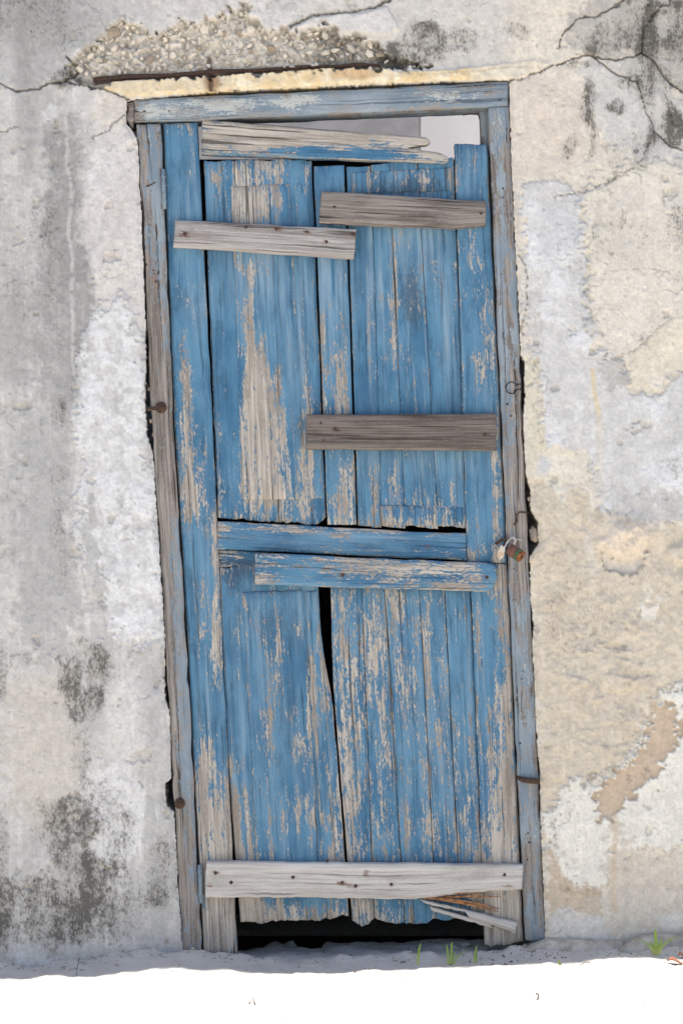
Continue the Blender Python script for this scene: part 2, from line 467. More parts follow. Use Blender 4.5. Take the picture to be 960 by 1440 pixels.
    lay(msk([(124, 690), (134, 690), (146, 860), (126, 860)], 4, 10, 4), (190, 188, 184), .8)
    lay(msk([(14, 960), (90, 940), (118, 1060), (110, 1160), (40, 1180), (10, 1100)], 14, 20, 8), (212, 204, 192), .8)
    lay(msk([(120, 1090), (180, 1070), (206, 1130), (196, 1180), (170, 1240), (130, 1190)], 5, 20, 10), (232, 230, 227), .9)
    lay(msk([(180, 920), (224, 900), (236, 1040), (214, 1060), (200, 1000)], 4, 8, 3), (192, 190, 187), .8)
    lay(msk([(150, 970), (200, 930), (205, 1040), (190, 1100), (150, 1060)], 6, 14, 7), (224, 221, 216), .7)
    cem = msk([(196, 1120), (230, 1110), (243, 1150), (246, 1300), (220, 1340), (206, 1240)], 4, 8, 3)
    lay(cem, (190, 188, 184), .75)
    lay(sstep(.12, .4, N['st2']) * ell(195, 1150, 26, 60), (228, 226, 222), .8)
    lay(ell(225, 1330, 30, 18), (186, 183, 180), .7)
    mold += .80 * ell(122, 960, 48, 52, 34) + .45 * ell(118, 1050, 18, 60, 20)
    mold += .72 * ell(120, 1170, 62, 62, 40) + .62 * ell(70, 1290, 80, 62, 40) + .55 * ell(160, 1270, 70, 70, 40)
    mold += .62 * ell(0, 1230, 26, 110, 24) + .5 * ell(0, 950, 20, 50, 18) + .6 * ell(232, 1230, 26, 60, 18) + .4 * ell(35, 925, 14, 12)
    mold += .60 * ell(80, 575, 18, 26) + .45 * ell(50, 600, 12, 14) + .38 * ell(84, 760, 16, 70) + .40 * ell(80, 665, 20, 20) + .30 * ell(40, 380, 40, 120, 20)
    mold += .48 * ell(20, 20, 90, 60, 30) + .55 * ell(96, 110, 20, 20) + .30 * ell(90, 300, 30, 160)
    lay(left * sstep(1000, 700, Y), (196, 195, 193), .25)
    lay(sstep(-.05, .45, fbm(X, Y, 60, 3, 81, sy=420)) * sstep(120, 20, X) * sstep(760, 560, Y), (154, 152, 149), .72)
    lay(ell(60, 10, 130, 60, 30), (160, 158, 155), .6)
    lay(ell(56, 700, 46, 150, 24), (176, 175, 172), .5)
    lay(ell(20, 470, 40, 90, 24), (166, 164, 160), .65)
    # ---------------- above the door
    above = msk([(380, -300), (800, -300), (800, 60), (720, 100), (560, 98), (420, 46)], 14, 20, 6)
    lay(above, (212, 207, 198), .7)
    lay(msk([(414, 38), (440, 26), (500, 20), (545, 12), (560, 40), (540, 46), (470, 42)], 3, 4, 2), (216, 213, 208), .9)
    lay(msk([(330, -60), (420, -60), (420, 20), (360, 10)], 14, 20, 6), (196, 193, 188), .7)
    mold += .85 * ell(590, 62, 44, 30, 26) + .5 * ell(650, 52, 34, 22) + .6 * ell(550, 70, 30, 20) + .45 * ell(722, 40, 26, 14) + .35 * ell(695, 66, 10, 8)
    # ---------------- right wall
    right = sstep(690, 740, X)
    lay(right, (226, 217, 200), .85)
    lay(msk([(716, 112), (780, 96), (826, 110), (818, 230), (770, 250), (722, 250)], 10, 16, 5), (220, 208, 194), .8)
    lay(msk([(810, 90), (900, 80), (960, 140), (1300, 160), (1300, 230), (900, 230), (850, 200), (820, 130)], 10, 20, 6), (204, 202, 198), .85)
    lay(msk([(780, 60), (806, 26), (900, -60), (1300, -200), (1300, 150), (960, 130), (905, 75), (840, 76)], 8, 12, 5), (184, 179, 170), .8)
    creamA = msk([(824, 270), (900, 230), (1300, 240), (1300, 520), (960, 520), (930, 545), (895, 538), (880, 552), (872, 510), (836, 508), (820, 400)], 5.5, 22, 7)
    lay(creamA, (226, 219, 205), .85)
    lay(ell(880, 320, 50, 50), (216, 210, 198), .6)
    lay(msk([(905, 484), (960, 440), (1300, 430), (1300, 520), (960, 520), (895, 540), (880, 552), (872, 510)], 3, 5, 3), (230, 220, 200), .9)
    H = H + .0055 * creamA
    blue1 = msk([(728, 262), (770, 248), (806, 272), (822, 276), (822, 400), (834, 500), (872, 512), (882, 556), (930, 546), (960, 524), (1300, 524), (1300, 745),
                 (900, 730), (845, 722), (836, 672), (826, 655), (812, 640), (762, 632), (757, 560), (742, 480), (736, 380)], 4, 12, 5)
    lay(blue1, (213, 212, 209), .95)
    lay(blue1 * sstep(-.1, .4, N['mid']), (226, 227, 227), .8)
    lay(blue1 * sstep(.1, .5, -N['lo']), (201, 200, 197), .6)
    lay(blue1 * ell(790, 330, 36, 40), (200, 200, 200), .6)
    lay(msk([(842, 512), (872, 506), (886, 520), (876, 548), (845, 545)], 4, 6, 4), (192, 188, 182), .8)
    lay(msk([(870, 700), (900, 690), (960, 690), (960, 735), (850, 735)], 6, 14, 8), (196, 193, 188), .7)
    lay(sstep(5, 1.2, dline(X + 3 * N['wx'], Y, [(832, 520), (838, 560), (842, 600)])), (222, 202, 160), .75)
    lay(sstep(9, 2, dline(X + 4 * N['wx'], Y, [(840, 590), (842, 660), (840, 700)])), (218, 212, 200), .7)
    lay(msk([(732, 500), (752, 505), (757, 560), (764, 635), (746, 660), (738, 560)], 3, 5, 4), (222, 214, 192), .9)
    lay(ell(752, 560, 9, 60, 5) * (N['hi'] > -.05), (198, 193, 182), .6)
    lay(msk([(728, 380), (745, 380), (744, 480), (736, 500)], 4, 5, 3), (228, 222, 210), .8)
    lay(msk([(740, 410), (758, 410), (758, 480), (742, 500)], 5, 6, 6), (206, 202, 196), .7)
    sand = msk([(748, 670), (780, 668), (826, 676), (838, 690), (844, 726), (900, 735), (1300, 745), (1300, 985), (930, 975), (906, 1020), (872, 1080), (832, 1108), (812, 1090), (770, 1150), (760, 1150), (752, 900)], 4, 12, 5)
    lay(sand, (215, 203, 183), .95)
    lay(sand * sstep(.0, .5, N['mid']), (205, 191, 169), .7)
    lay(sand * sstep(.1, .5, -N['lo']), (222, 210, 188), .7)
    lay(msk([(758, 640), (800, 636), (812, 660), (822, 668), (800, 690), (795, 705), (780, 690), (762, 660)], 3, 8, 4), (230, 224, 208), .9)
    lay(ell(764, 655, 11, 12, 4), (208, 208, 208), .9)
    lay(msk([(828, 680), (834, 690), (838, 710), (832, 716)], 2, 4, 2), (232, 226, 212), .9)
    lay(msk([(818, 740), (834, 750), (842, 800), (834, 812), (822, 780)], 4, 8, 5), (222, 216, 202), .7)
    lay(ell(915, 860, 22, 20) * (N['hi'] > .0), (236, 232, 222), .85)
    lay(ell(905, 835, 16, 10) * (N['hi'] > -.1), (226, 220, 206), .7)
    whites = msk([(764, 1200), (764, 1150), (812, 1090), (830, 1108), (872, 1082), (906, 1022), (928, 974), (960, 968), (1300, 975), (1300, 1230), (905, 1190), (850, 1240), (792, 1250), (770, 1230)], 3, 14, 7)
    lay(whites, (238, 234, 222), .95)
    tongue = msk([(918, 985), (944, 990), (956, 1020), (946, 1060), (928, 1080), (900, 1110), (870, 1140), (850, 1150), (842, 1120), (872, 1090), (906, 1040)], 3, 12, 8)
    lay(tongue, (206, 184, 158), .95)
    low = msk([(765, 1150), (776, 1180), (790, 1245), (850, 1240), (862, 1150), (905, 1190), (1300, 1230), (1300, 1440), (768, 1440)], 8, 14, 8)
    lay(low, (220, 210, 194), .85)
    lay(msk([(768, 1180), (776, 1200), (800, 1250), (830, 1240), (850, 1285), (826, 1290), (800, 1280), (772, 1300)], 4, 10, 7), (208, 190, 166), .85)
    lay(msk([(774, 1290), (800, 1275), (830, 1285), (850, 1290), (850, 1320), (772, 1325)], 4, 8, 6), (228, 224, 216), .8)
    lay(ell(945, 1290, 16, 12), (236, 233, 226), .7)
    lay(sstep(8, 1, dline(X + 6 * N['wx'], Y, [(862, 1110), (866, 1180), (862, 1280)])), (216, 194, 166), .6)
    mold += .80 * ell(826, 150, 13, 40, 12) + .85 * ell(862, 152, 13, 14) + .62 * ell(800, 205, 12, 16) + .72 * ell(834, 205, 8, 24) + .7 * ell(812, 92, 24, 7, 5) + .5 * ell(872, 118, 12, 10)
    lay(ell(930, 60, 90, 80, 30), (186, 182, 174), .5)
    mold += .18 * ell(940, 90, 60, 90, 40) + .12 * ell(880, 160, 60, 60, 30) + .78 * ell(930, 35, 60, 44, 24) + .62 * ell(850, 55, 44, 26) + .8 * ell(945, 180, 30, 24) + .5 * ell(905, 200, 24, 18) + .4 * ell(900, 110, 34, 30) + .42 * ell(960, 330, 26, 60)
    mold += .45 * ell(838, 325, 7, 14, 5) + .42 * ell(820, 390, 10, 30, 8) + .36 * ell(870, 340, 40, 40) + .36 * ell(880, 225, 30, 20) + .3 * ell(860, 280, 20, 40)
    mold += .35 * ell(945, 660, 24, 14) + .25 * ell(800, 880, 60, 60) + .30 * ell(780, 1160, 10, 50)
    # ---------------- lintel and broken rubble
    lm = msk(LINTEL, 2.0, 2, 1)
    lay(lm, (232, 214, 178), .95)
    lay(lm * sstep(.0, .45, N['mid']), (226, 198, 146), .7)
    lay(lm * sstep(.15, .5, N['hi']), (236, 226, 202), .7)
    lay(lm * sstep(640, 700, X), (224, 216, 200), .8)
    lay(lm * ell(298, 114, 12, 16, 4), (150, 106, 60), .75)
    lay(lm * ell(500, 104, 36, 10, 6), (206, 158, 94), .6)
    lay(lm * sstep(1.8, .6, np.abs(dline(X, Y + 3 * N['wx'], [(560, 104), (640, 104), (740, 92)]))), (176, 158, 130), .5)
    rm = msk(RUBBLE, 5.5, 14, 4)
    lay(rm, (222, 214, 200), .9)
    lay(rm * sstep(.05, .45, N['mid']), (196, 187, 173), .7)
    lay(rm * sstep(430, 480, X), (186, 180, 168), .7)
    mold += rm * (.45 * sstep(380, 480, X) + .30 * sstep(.0, .5, N['wx']) + .12)
    H = H * (1 - .6 * rm) - rm * (.024 - .011 * N['hi'] - .010 * N['mid'] - .007 * N['vh'])
    # groove that holds the corroded bar
    db = dline(X, Y + 1.5 * N['wx'], BAR)
    gw = np.interp(X, [130, 300, 540], [5.6, 4.0, 2.2]) * (1 + .5 * N['mid'])
    gr = sstep(gw, gw * .4, db) * sstep(538, 520, X)
    H = H - .022 * gr * (1 - .5 * rm)
    lay(gr, (104, 74, 58), .8)
    dsp = dline(X + 3 * N['wx'], Y, [(292, 78), (294, 100), (297, 126)])
    lay(sstep(5, 1.5, dsp), (112, 82, 56), .7)
    H = H - .010 * sstep(4, 1, dsp)
    lipm = msk(LINTEL, 3, 2, 1, grow=1)
    H = H + lipm * (.002 + .004 * N['mid']) + lm * .003
    rim = sstep(5, 1.5, np.abs(sdpoly(X, Y, [(560, 98), (640, 94), (756, 84), (716, 114)])))
    # ---------------- stucco relief, lump, pits
    H = H + sand * (.0035 * N['mid'] + .0022 * N['hi'] + .0008 * N['vh'])
    ledge = sstep(.12, .30, fbm(X, Y, 40, 4, 31, sy=24)) * ell(855, 960, 60, 110, 20)
    H = H + .006 * ledge
    lump = msk([(836, 735), (848, 726), (868, 732), (900, 730), (916, 745), (912, 768), (902, 780), (868, 788), (848, 778), (838, 766)], 16, 12, 2)
    lumpb = msk([(838, 770), (860, 790), (900, 788), (912, 776), (900, 800), (880, 812), (850, 800)], 5, 6, 3)
    H = H + .016 * lump * (1 + .8 * N['mid'] + .25 * N['hi']) - .009 * lumpb
    lay(lump, (232, 216, 194), .8)
    lay(lumpb, (212, 206, 200), .6)
    lump2 = ell(958, 780, 20, 14, 6)
    H = H + .014 * lump2; lay(lump2, (230, 216, 196), .7)
    edgeA = sdpoly(X + 12 * N['wx'], Y + 12 * N['wy'], [(764, 1150), (812, 1090), (830, 1108), (872, 1082), (906, 1022), (928, 974), (1300, 975), (1300, 1230), (905, 1190), (792, 1250)])
    H = H + .0055 * whites * (1 - tongue)
    H = H + .0045 * blue1 - .002 * lay_hole(X, Y, N)
    flake = msk([(414, 38), (440, 25), (500, 19), (545, 10), (562, 40), (540, 47), (470, 44)], 3, 3, 1)
    H = H + .008 * flake
    # worn rounding and chips along the opening
    so = sdpoly(X + 3 * N['wx'], Y + 3 * N['wy'], OPEN)
    edge = sstep(6, 0, so)
    H = H - .005 * edge * (1 + 1.2 * N['hi'])
    # cracks
    for pts, w, dep in CRACKS:
        d = dline(X + 4.5 * N['mid'] + 3 * N['hi'], Y + 5 * N['wx'] + 3 * N['hi'], pts)
        wv = .72 * w * (.2 + 1.1 * np.clip(N['mid'] + .35 + .5 * N['wx'], 0, 1))
        g = sstep(wv + .75, .3 * wv, d)
        H = H - .85 * dep * g
        lay(g, (120, 112, 100), .5)
        mold += .22 * sstep(16, 2, d)
    # trowel ridges and hairline crazing
    H = H + .0012 * np.abs(fbm(X, Y, 24, 4, 72)) * (1 - rm)
    cz = np.abs(fbm(X + 8 * N['wx'], Y + 8 * N['wy'], 52, 3, 73))
    czm = sstep(.022, .004, cz) * sstep(.05, .4, fbm(X, Y, 150, 2, 74)) * (1 - rm)
    H = H - .002 * czm; lay(czm, (150, 142, 130), .45)
    chip = sstep(.56, .61, fbm(X, Y, 26, 4, 75)) * (1 - rm)
    H = H - .0045 * chip; lay(chip, (200, 190, 174), .35)
    # pitting
    pit = sstep(.42, .62, fbm(X, Y, 7, 2, 41)) * sstep(-.1, .3, N['mid'])
    H = H - .0025 * pit
    col *= (1 + .13 * N['hi'] + .12 * N['vh'] + .06 * N['mid'] + .05 * N['st2'])[..., None]
    mold = mold * (.80 + .55 * N['st'] + .5 * N['mid'] + .35 * N['hi'])
    return np.clip(col, .01, .9), H, np.clip(mold, 0, 1.2)

def lay_hole(X, Y, N):
    return sstep(.35, .55, N['mid']) * .5

def grow_axis(a, b, step, lo, hi):
    mid = np.arange(a, b + .01, step)
    l, s, x = [], step, a
    while x > lo:
        s *= 1.22; x -= s; l.append(max(x, lo))
    r, s, x = [], step, mid[-1]
    while x < hi:
        s *= 1.22; x += s; r.append(min(x, hi))
    return np.concatenate([l[::-1], mid, r])

def build_wall():
    xs = grow_axis(-60, 1020, 1.7, -2400, 3400)
    ys = grow_axis(-60, 1420, 1.7, -320, 1425)
    X, Y = np.meshgrid(xs, ys)
    col, H, mold = wall_fields(X, Y)
    nx, ny = len(xs), len(ys)
    # opening, snapped to its outline
    jx = 1.1 * fbm(X, Y, 9, 3, 51); jy = .9 * fbm(X, Y, 9, 3, 52)
    sd = sdpoly(X + jx, Y + jy, OPEN, far=40)
    inside = sd < 0
    f00 = inside[:-1, :-1]; f10 = inside[:-1, 1:]; f11 = inside[1:, 1:]; f01 = inside[1:, :-1]
    keep = ~(f00 & f10 & f11 & f01)
    # move inside verts of kept faces onto the outline
    gy, gx = np.gradient(sd, ys, xs)
    gl = np.maximum(np.hypot(gx, gy), .4)
    mv = inside & (sd > -4)
    X2 = np.where(mv, X - sd * gx / gl ** 2, X); Y2 = np.where(mv, Y - sd * gy / gl ** 2, Y)
    W = np.stack([(X2 - 480) / PPM, -H, CAMZ + (720 - Y2) / PPM], -1).reshape(-1, 3)
    i = (np.arange(ny - 1)[:, None] * nx + np.arange(nx - 1)[None])
    F = np.stack([i, i + nx, i + nx + 1, i + 1], -1)[keep]
    # boundary edges -> reveal going back 0.28 m, and the outer rim
    E = np.concatenate([F[:, [0, 1]], F[:, [1, 2]], F[:, [2, 3]], F[:, [3, 0]]])
    key = np.sort(E, 1); key = key[:, 0].astype(np.int64) * (nx * ny) + key[:, 1]
    u, inv, cnt = np.unique(key, return_inverse=True, return_counts=True)
    B = E[cnt[inv] == 1]
    bv = np.unique(B)
    n0 = len(W)
    back = W[bv].copy(); back[:, 1] = .28
    midr = W[bv].copy(); midr[:, 1] = .03 + .0
    remap = np.full(n0, -1); remap[bv] = np.arange(len(bv))
    a, b = remap[B[:, 0]], remap[B[:, 1]]
    F2 = np.stack([B[:, 1], B[:, 0], a + n0, b + n0], -1)
    F3 = np.stack([b + n0, a + n0, a + n0 + len(bv), b + n0 + len(bv)], -1)
    V = np.concatenate([W, midr, back])
    cf = col.reshape(-1, 3); mf = mold.ravel()
    cf = np.concatenate([cf, cf[bv], cf[bv]]); mf = np.concatenate([mf, mf[bv], mf[bv]])
    FF = np.concatenate([F, F2, F3])
    # drop unused verts
    used = np.zeros(len(V), bool); used[FF.ravel()] = True
    rem = np.cumsum(used) - 1
    me = mesh_np('masonry_wall', V[used], rem[FF])
    a = me.attributes.new('col', 'FLOAT_COLOR', 'POINT')
    a.data.foreach_set('color', np.concatenate([cf[used], np.ones((used.sum(), 1))], 1).astype(np.float32).ravel())
    setattr_f(me, 'mold', mf[used])
    n = NT('old_plaster'); c = n.coord()
    f1 = n.noise(c, 160, 6, .72); f2 = n.noise(c, 520, 3, .6); f3 = n.noise(c, 60, 5, .7); sp = n.noise(c, 340, 2, .5)
    v = n.noise(n.vmul(c, (90, 90, 14)), 1, 4, .6)
    col = n.mix(n.ss(f1, .36, .60, .22, 0), n.acol('col'), lc((154, 152, 148)))
    col = n.mix(n.ss(v, .52, .74, 0, .22), col, lc((226, 223, 218)))
    f4 = n.noise(n.vmul(c, (200, 200, 110)), 1, 5, .7)
    mo = n.math('ADD', n.attr('mold'), n.math('ADD', n.math('MULTIPLY_ADD', f3, 1.6, -.8), n.math('ADD', n.math('MULTIPLY_ADD', f2, 1.2, -.6), n.math('MULTIPLY_ADD', f4, 2.0, -1.0))))
    col = n.mix(n.math('MULTIPLY', n.ss(n.attr('mold'), .1, .9), .40), col, lc((128, 124, 116)))
    col = n.mix(n.math('MULTIPLY', n.ss(mo, .30, .80), .55), col, lc((104, 100, 92)))
    col = n.mix(n.math('MULTIPLY', n.ss(mo, .66, 1.0), .6), col, lc((58, 55, 50)))
    col = n.mix(n.ss(sp, .68, .74, 0, .5), col, lc((238, 235, 230)))
    col = n.mix(n.ss(sp, .33, .27, 0, .40), col, lc((120, 112, 104)))
    mat = n.fin(col, .92, n.math('ADD', n.math('MULTIPLY', f1, 1.6), n.math('MULTIPLY', f2, .7)), .55, .003)
    o = link('masonry_wall', me, mat, smooth=True)
    tag(o, 'cracked, mould-stained plaster wall round the blue door', 'wall')
    return o
wall = build_wall()

# stones showing in the broken plaster above the door
stone_meshes = [lump_mesh('stone', s, .3, .85, 1) for s in range(9)]
def add_stone(px, py, r, y, mat, sx=1.0, rot=None, parent=wall):
    k = random.randrange(9)
    me = stone_meshes[k]
    key = (k, mat)
    if key not in add_stone.cache:
        m2 = me.copy(); m2.materials.clear(); m2.materials.append(M[mat]); add_stone.cache[key] = m2
    o = bpy.data.objects.new('stone', add_stone.cache[key]); COL.objects.link(o)
    o.location = P(px, py, y); o.scale = (r * sx / PPM, min(r, 11) / PPM, r * random.uniform(.65, .95) / PPM)
    o.rotation_euler = (random.uniform(-.5, .5), random.uniform(0, 6.28) if rot is None else rot, random.uniform(-.5, .5))
    o.parent = parent
    return o
add_stone.cache = {}
placed = []
tries = 0
while len(placed) < 270 and tries < 14000:
    tries += 1
    x, y = random.uniform(98, 545), random.uniform(10, 110)
    big = tries < 2500
    r = random.uniform(5.5, 10) if big and random.random() < .45 else random.uniform(3.2, 6)
    s = sdpoly(np.array([x]), np.array([y]), RUBBLE)[0]
    if s > -r * .9: continue
    if dline(np.array([x]), np.array([y]), BAR)[0] < r + 4: continue
    if any((x - a) ** 2 + (y - b) ** 2 < ((r + c) * .92) ** 2 for a, b, c in placed): continue
    placed.append((x, y, r))
    m = 'stone_dirty' if random.random() < (.05 + .25 * (x > 420)) else random.choice(['stone', 'stone', 'stone_grey'])
    add_stone(x, y, r, .0200 + random.uniform(-.004, .003), m, random.uniform(.85, 1.7))
# stones in the joints between plaster and frame
for x, y, r, sx, yy in [(211, 575, 6, .7, .012), (213, 592, 5, .7, .014), (210, 548, 5, .6, .016), (216, 612, 5, .6, .016), (750.5, 754, 20, .42, .012),
                        (744, 702, 8, .5, .016), (741, 620, 6, .4, .018), (236, 1112, 4, .5, .05), (754, 885, 5, .5, .018)]:
    add_stone(x, y, r, yy, 'stone_dirty', sx, rot=random.uniform(-.3, .3))

pts = [P(x, y, .012 + .002 * math.sin(x * .05)) for x, y in [(132, 113), (180, 108.4), (240, 106.4), (300, 101.2), (360, 99.4), (420, 94.4), (470, 93.4), (505, 90.4), (534, 92)]]
o = link('reinforcing_bar', tube_mesh('reinforcing_bar', pts, [.0058, .0064, .0050, .0054, .0042, .0040, .0034, .0036, .003], 8, .5), M['rust'], wall, True)

# ------------------------------------------------------------------ planks
WEAR = [  # cx, cy, rx, ry, strength  (photo pixels)
    (252, 180, 26, 12, .5), (270, 195, 10, 20, .4), (262, 590, 9, 110, .75), (255, 540, 6, 60, .4), (280, 680, 18, 50, .55), (268, 700, 14, 30, .5), (302, 745, 6, 22, .7),
    (304, 870, 7, 90, .85), (284, 880, 18, 60, .42), (310, 950, 4, 34, .7), (290, 1080, 12, 44, .75), (300, 1150, 34, 75, 1.1), (290, 1190, 40, 60, .5), (306, 1285, 46, 70, 3.0), (302, 1130, 12, 16, -.55), (305, 1182, 14, 10, -.4),
    (350, 236, 60, 10, .45), (306, 250, 8, 14, .5), (336, 250, 16, 22, .5), (392, 245, 22, 24, .5), (430, 250, 5, 30, .5), (350, 288, 24, 32, 1.8), (394, 282, 10, 18, .6), (352, 380, 12, 16, .7),
    (350, 470, 8, 60, .95), (362, 560, 18, 80, .85), (370, 630, 28, 70, 1.4), (385, 570, 12, 60, .55), (375, 690, 40, 20, .6), (350, 640, 10, 60, .7), (435, 560, 7, 44, .7), (432, 640, 9, 50, .7), (420, 690, 30, 40, .35),
    (310, 660, 6, 80, .35), (380, 728, 70, 10, .4),
    (470, 540, 16, 80, .45), (482, 690, 14, 60, .8), (452, 460, 5, 70, .5), (478, 560, 10, 60, .3), (488, 700, 8, 40, .4), (497, 340, 4, 30, .3),
    (552, 440, 6, 100, .62), (580, 400, 8, 50, .5), (562, 360, 10, 30, .3), (540, 480, 40, 120, .16), (565, 250, 70, 14, .3), (520, 258, 6, 24, .5), (600, 252, 12, 14, .5), (640, 260, 8, 30, .5),
    (662, 370, 14, 46, .55), (684, 440, 8, 50, .65), (672, 520, 12, 40, .6), (640, 420, 3, 60, .5), (612, 380, 3, 60, .5), (695, 620, 5, 90, .8), (692, 500, 4, 60, .4), (660, 225, 20, 12, .35), (675, 300, 12, 60, .15),
    (600, 715, 60, 30, .32), (560, 735, 50, 8, .45), (640, 742, 30, 6, .6), (550, 690, 14, 40, .35), (634, 690, 8, 30, .4), (525, 700, 5, 30, .5), (700, 720, 8, 60, .7), (682, 770, 6, 20, .6), (664, 780, 6, 16, .5),
    (460, 770, 60, 8, .3), (480, 745, 180, 6, .55), (320, 745, 12, 8, .5), (632, 780, 30, 8, .4), (330, 780, 30, 8, .5), (330, 800, 30, 5, .6), (350, 840, 40, 8, .15),
    (445, 960, 13, 60, .75), (460, 900, 5, 90, .7), (388, 920, 14, 90, .38), (430, 1040, 22, 50, .48), (375, 1040, 16, 80, .36), (418, 1135, 30, 30, .45), (385, 900, 12, 30, .3), (345, 880, 12, 50, .25), (420, 880, 8, 26, .35),
    (355, 1190, 40, 40, .2), (430, 1180, 60, 50, .22), (420, 1290, 100, 16, .85), (470, 1200, 14, 60, .5), (345, 1270, 12, 40, .6),
    (492, 1080, 18, 150, .62), (484, 1010, 10, 100, .45), (500, 920, 30, 60, .38), (480, 850, 14, 30, .25), (520, 900, 14, 60, .4), (505, 1250, 20, 50, .6),
    (532, 960, 14, 130, 0.32), (562, 910, 16, 90, 0.37), (555, 860, 20, 40, 0.21), (575, 1000, 22, 130, 0.17), (605, 930, 8, 90, 0.39), (598, 860, 10, 40, 0.29), (620, 1000, 8, 120, 0.32), (645, 880, 14, 60, 0.20),
    (535, 1080, 12, 60, 0.32), (545, 1180, 20, 60, 0.27), (600, 1080, 10, 70, 0.22), (600, 1170, 60, 60, 0.21), (660, 1140, 14, 90, 0.32), (640, 1040, 20, 60, 0.10), (672, 950, 4, 120, 0.31), (560, 1290, 90, 16, 0.26), (650, 1190, 40, 40, 0.16),
    (714, 950, 11, 130, .7), (712, 1130, 18, 130, 1.0), (690, 1040, 12, 60, .3), (695, 900, 10, 80, .2), (705, 1200, 26, 60, .6), (710, 1290, 40, 60, 3.0), (690, 860, 30, 20, .35), (700, 810, 14, 30, .7),
]
FADE = [(350, 350, 40, 60, .5), (420, 500, 30, 120, .35), (520, 480, 20, 120, .3), (600, 360, 40, 50, .4), (680, 560, 16, 100, .3), (280, 260, 12, 80, .35), (400, 1130, 60, 90, .35), (345, 980, 20, 120, .3), (300, 1000, 20, 60, .5), (290, 780, 16, 60, .35), (480, 760, 100, 12, .35), (600, 1000, 40, 100, .35), (640, 900, 30, 60, .3), (430, 840, 20, 40, .3), (280, 430, 14, 40, .8), (468, 400, 16, 50, .9), (632, 470, 10, 60, .8), (530, 400, 16, 30, .6), (660, 240, 14, 40, .5), (300, 880, 40, 40, .1), (390, 400, 60, 40, .45), (560, 330, 60, 20, .5), (640, 650, 60, 20, .5), (500, 650, 60, 16, .5),
        (455, 300, 8, 40, .6), (380, 330, 60, 20, .4), (430, 860, 16, 60, .6), (360, 860, 14, 30, .3), (262, 280, 10, 60, .4), (650, 1100, 60, 60, .2)]
DIRT = [(310, 560, 14, 120, .25), (420, 420, 14, 90, .25), (410, 320, 60, 14, .3), (600, 640, 80, 14, .25), (650, 620, 20, 80, .2), (380, 960, 30, 60, .3), (410, 1060, 30, 60, .25), (560, 1100, 30, 80, .2), (640, 1150, 30, 60, .25), (252, 200, 20, 20, .3), (576, 400, 22, 60, .55), (585, 440, 20, 40, .4), (540, 265, 60, 16, .6), (600, 260, 40, 20, .5), (360, 480, 30, 60, .2), (385, 870, 50, 40, .45), (330, 812, 26, 24, .6), (400, 1000, 60, 120, .18), (430, 232, 20, 14, .4), (376, 250, 10, 20, .5),
        (600, 880, 60, 60, .25), (420, 715, 40, 20, .4), (300, 470, 12, 60, .2), (330, 790, 30, 12, .6), (600, 560, 60, 40, .15), (640, 1190, 60, 40, .25), (360, 1200, 60, 30, .15), (300, 720, 10, 10, .3)]
def blobs(X, Y, L):
    s = np.zeros(X.shape)
    for cx, cy, rx, ry, k in L:
        s += k * np.exp(-(((X - cx) / rx) ** 2 + ((Y - cy) / ry) ** 2) * .9)
    return s

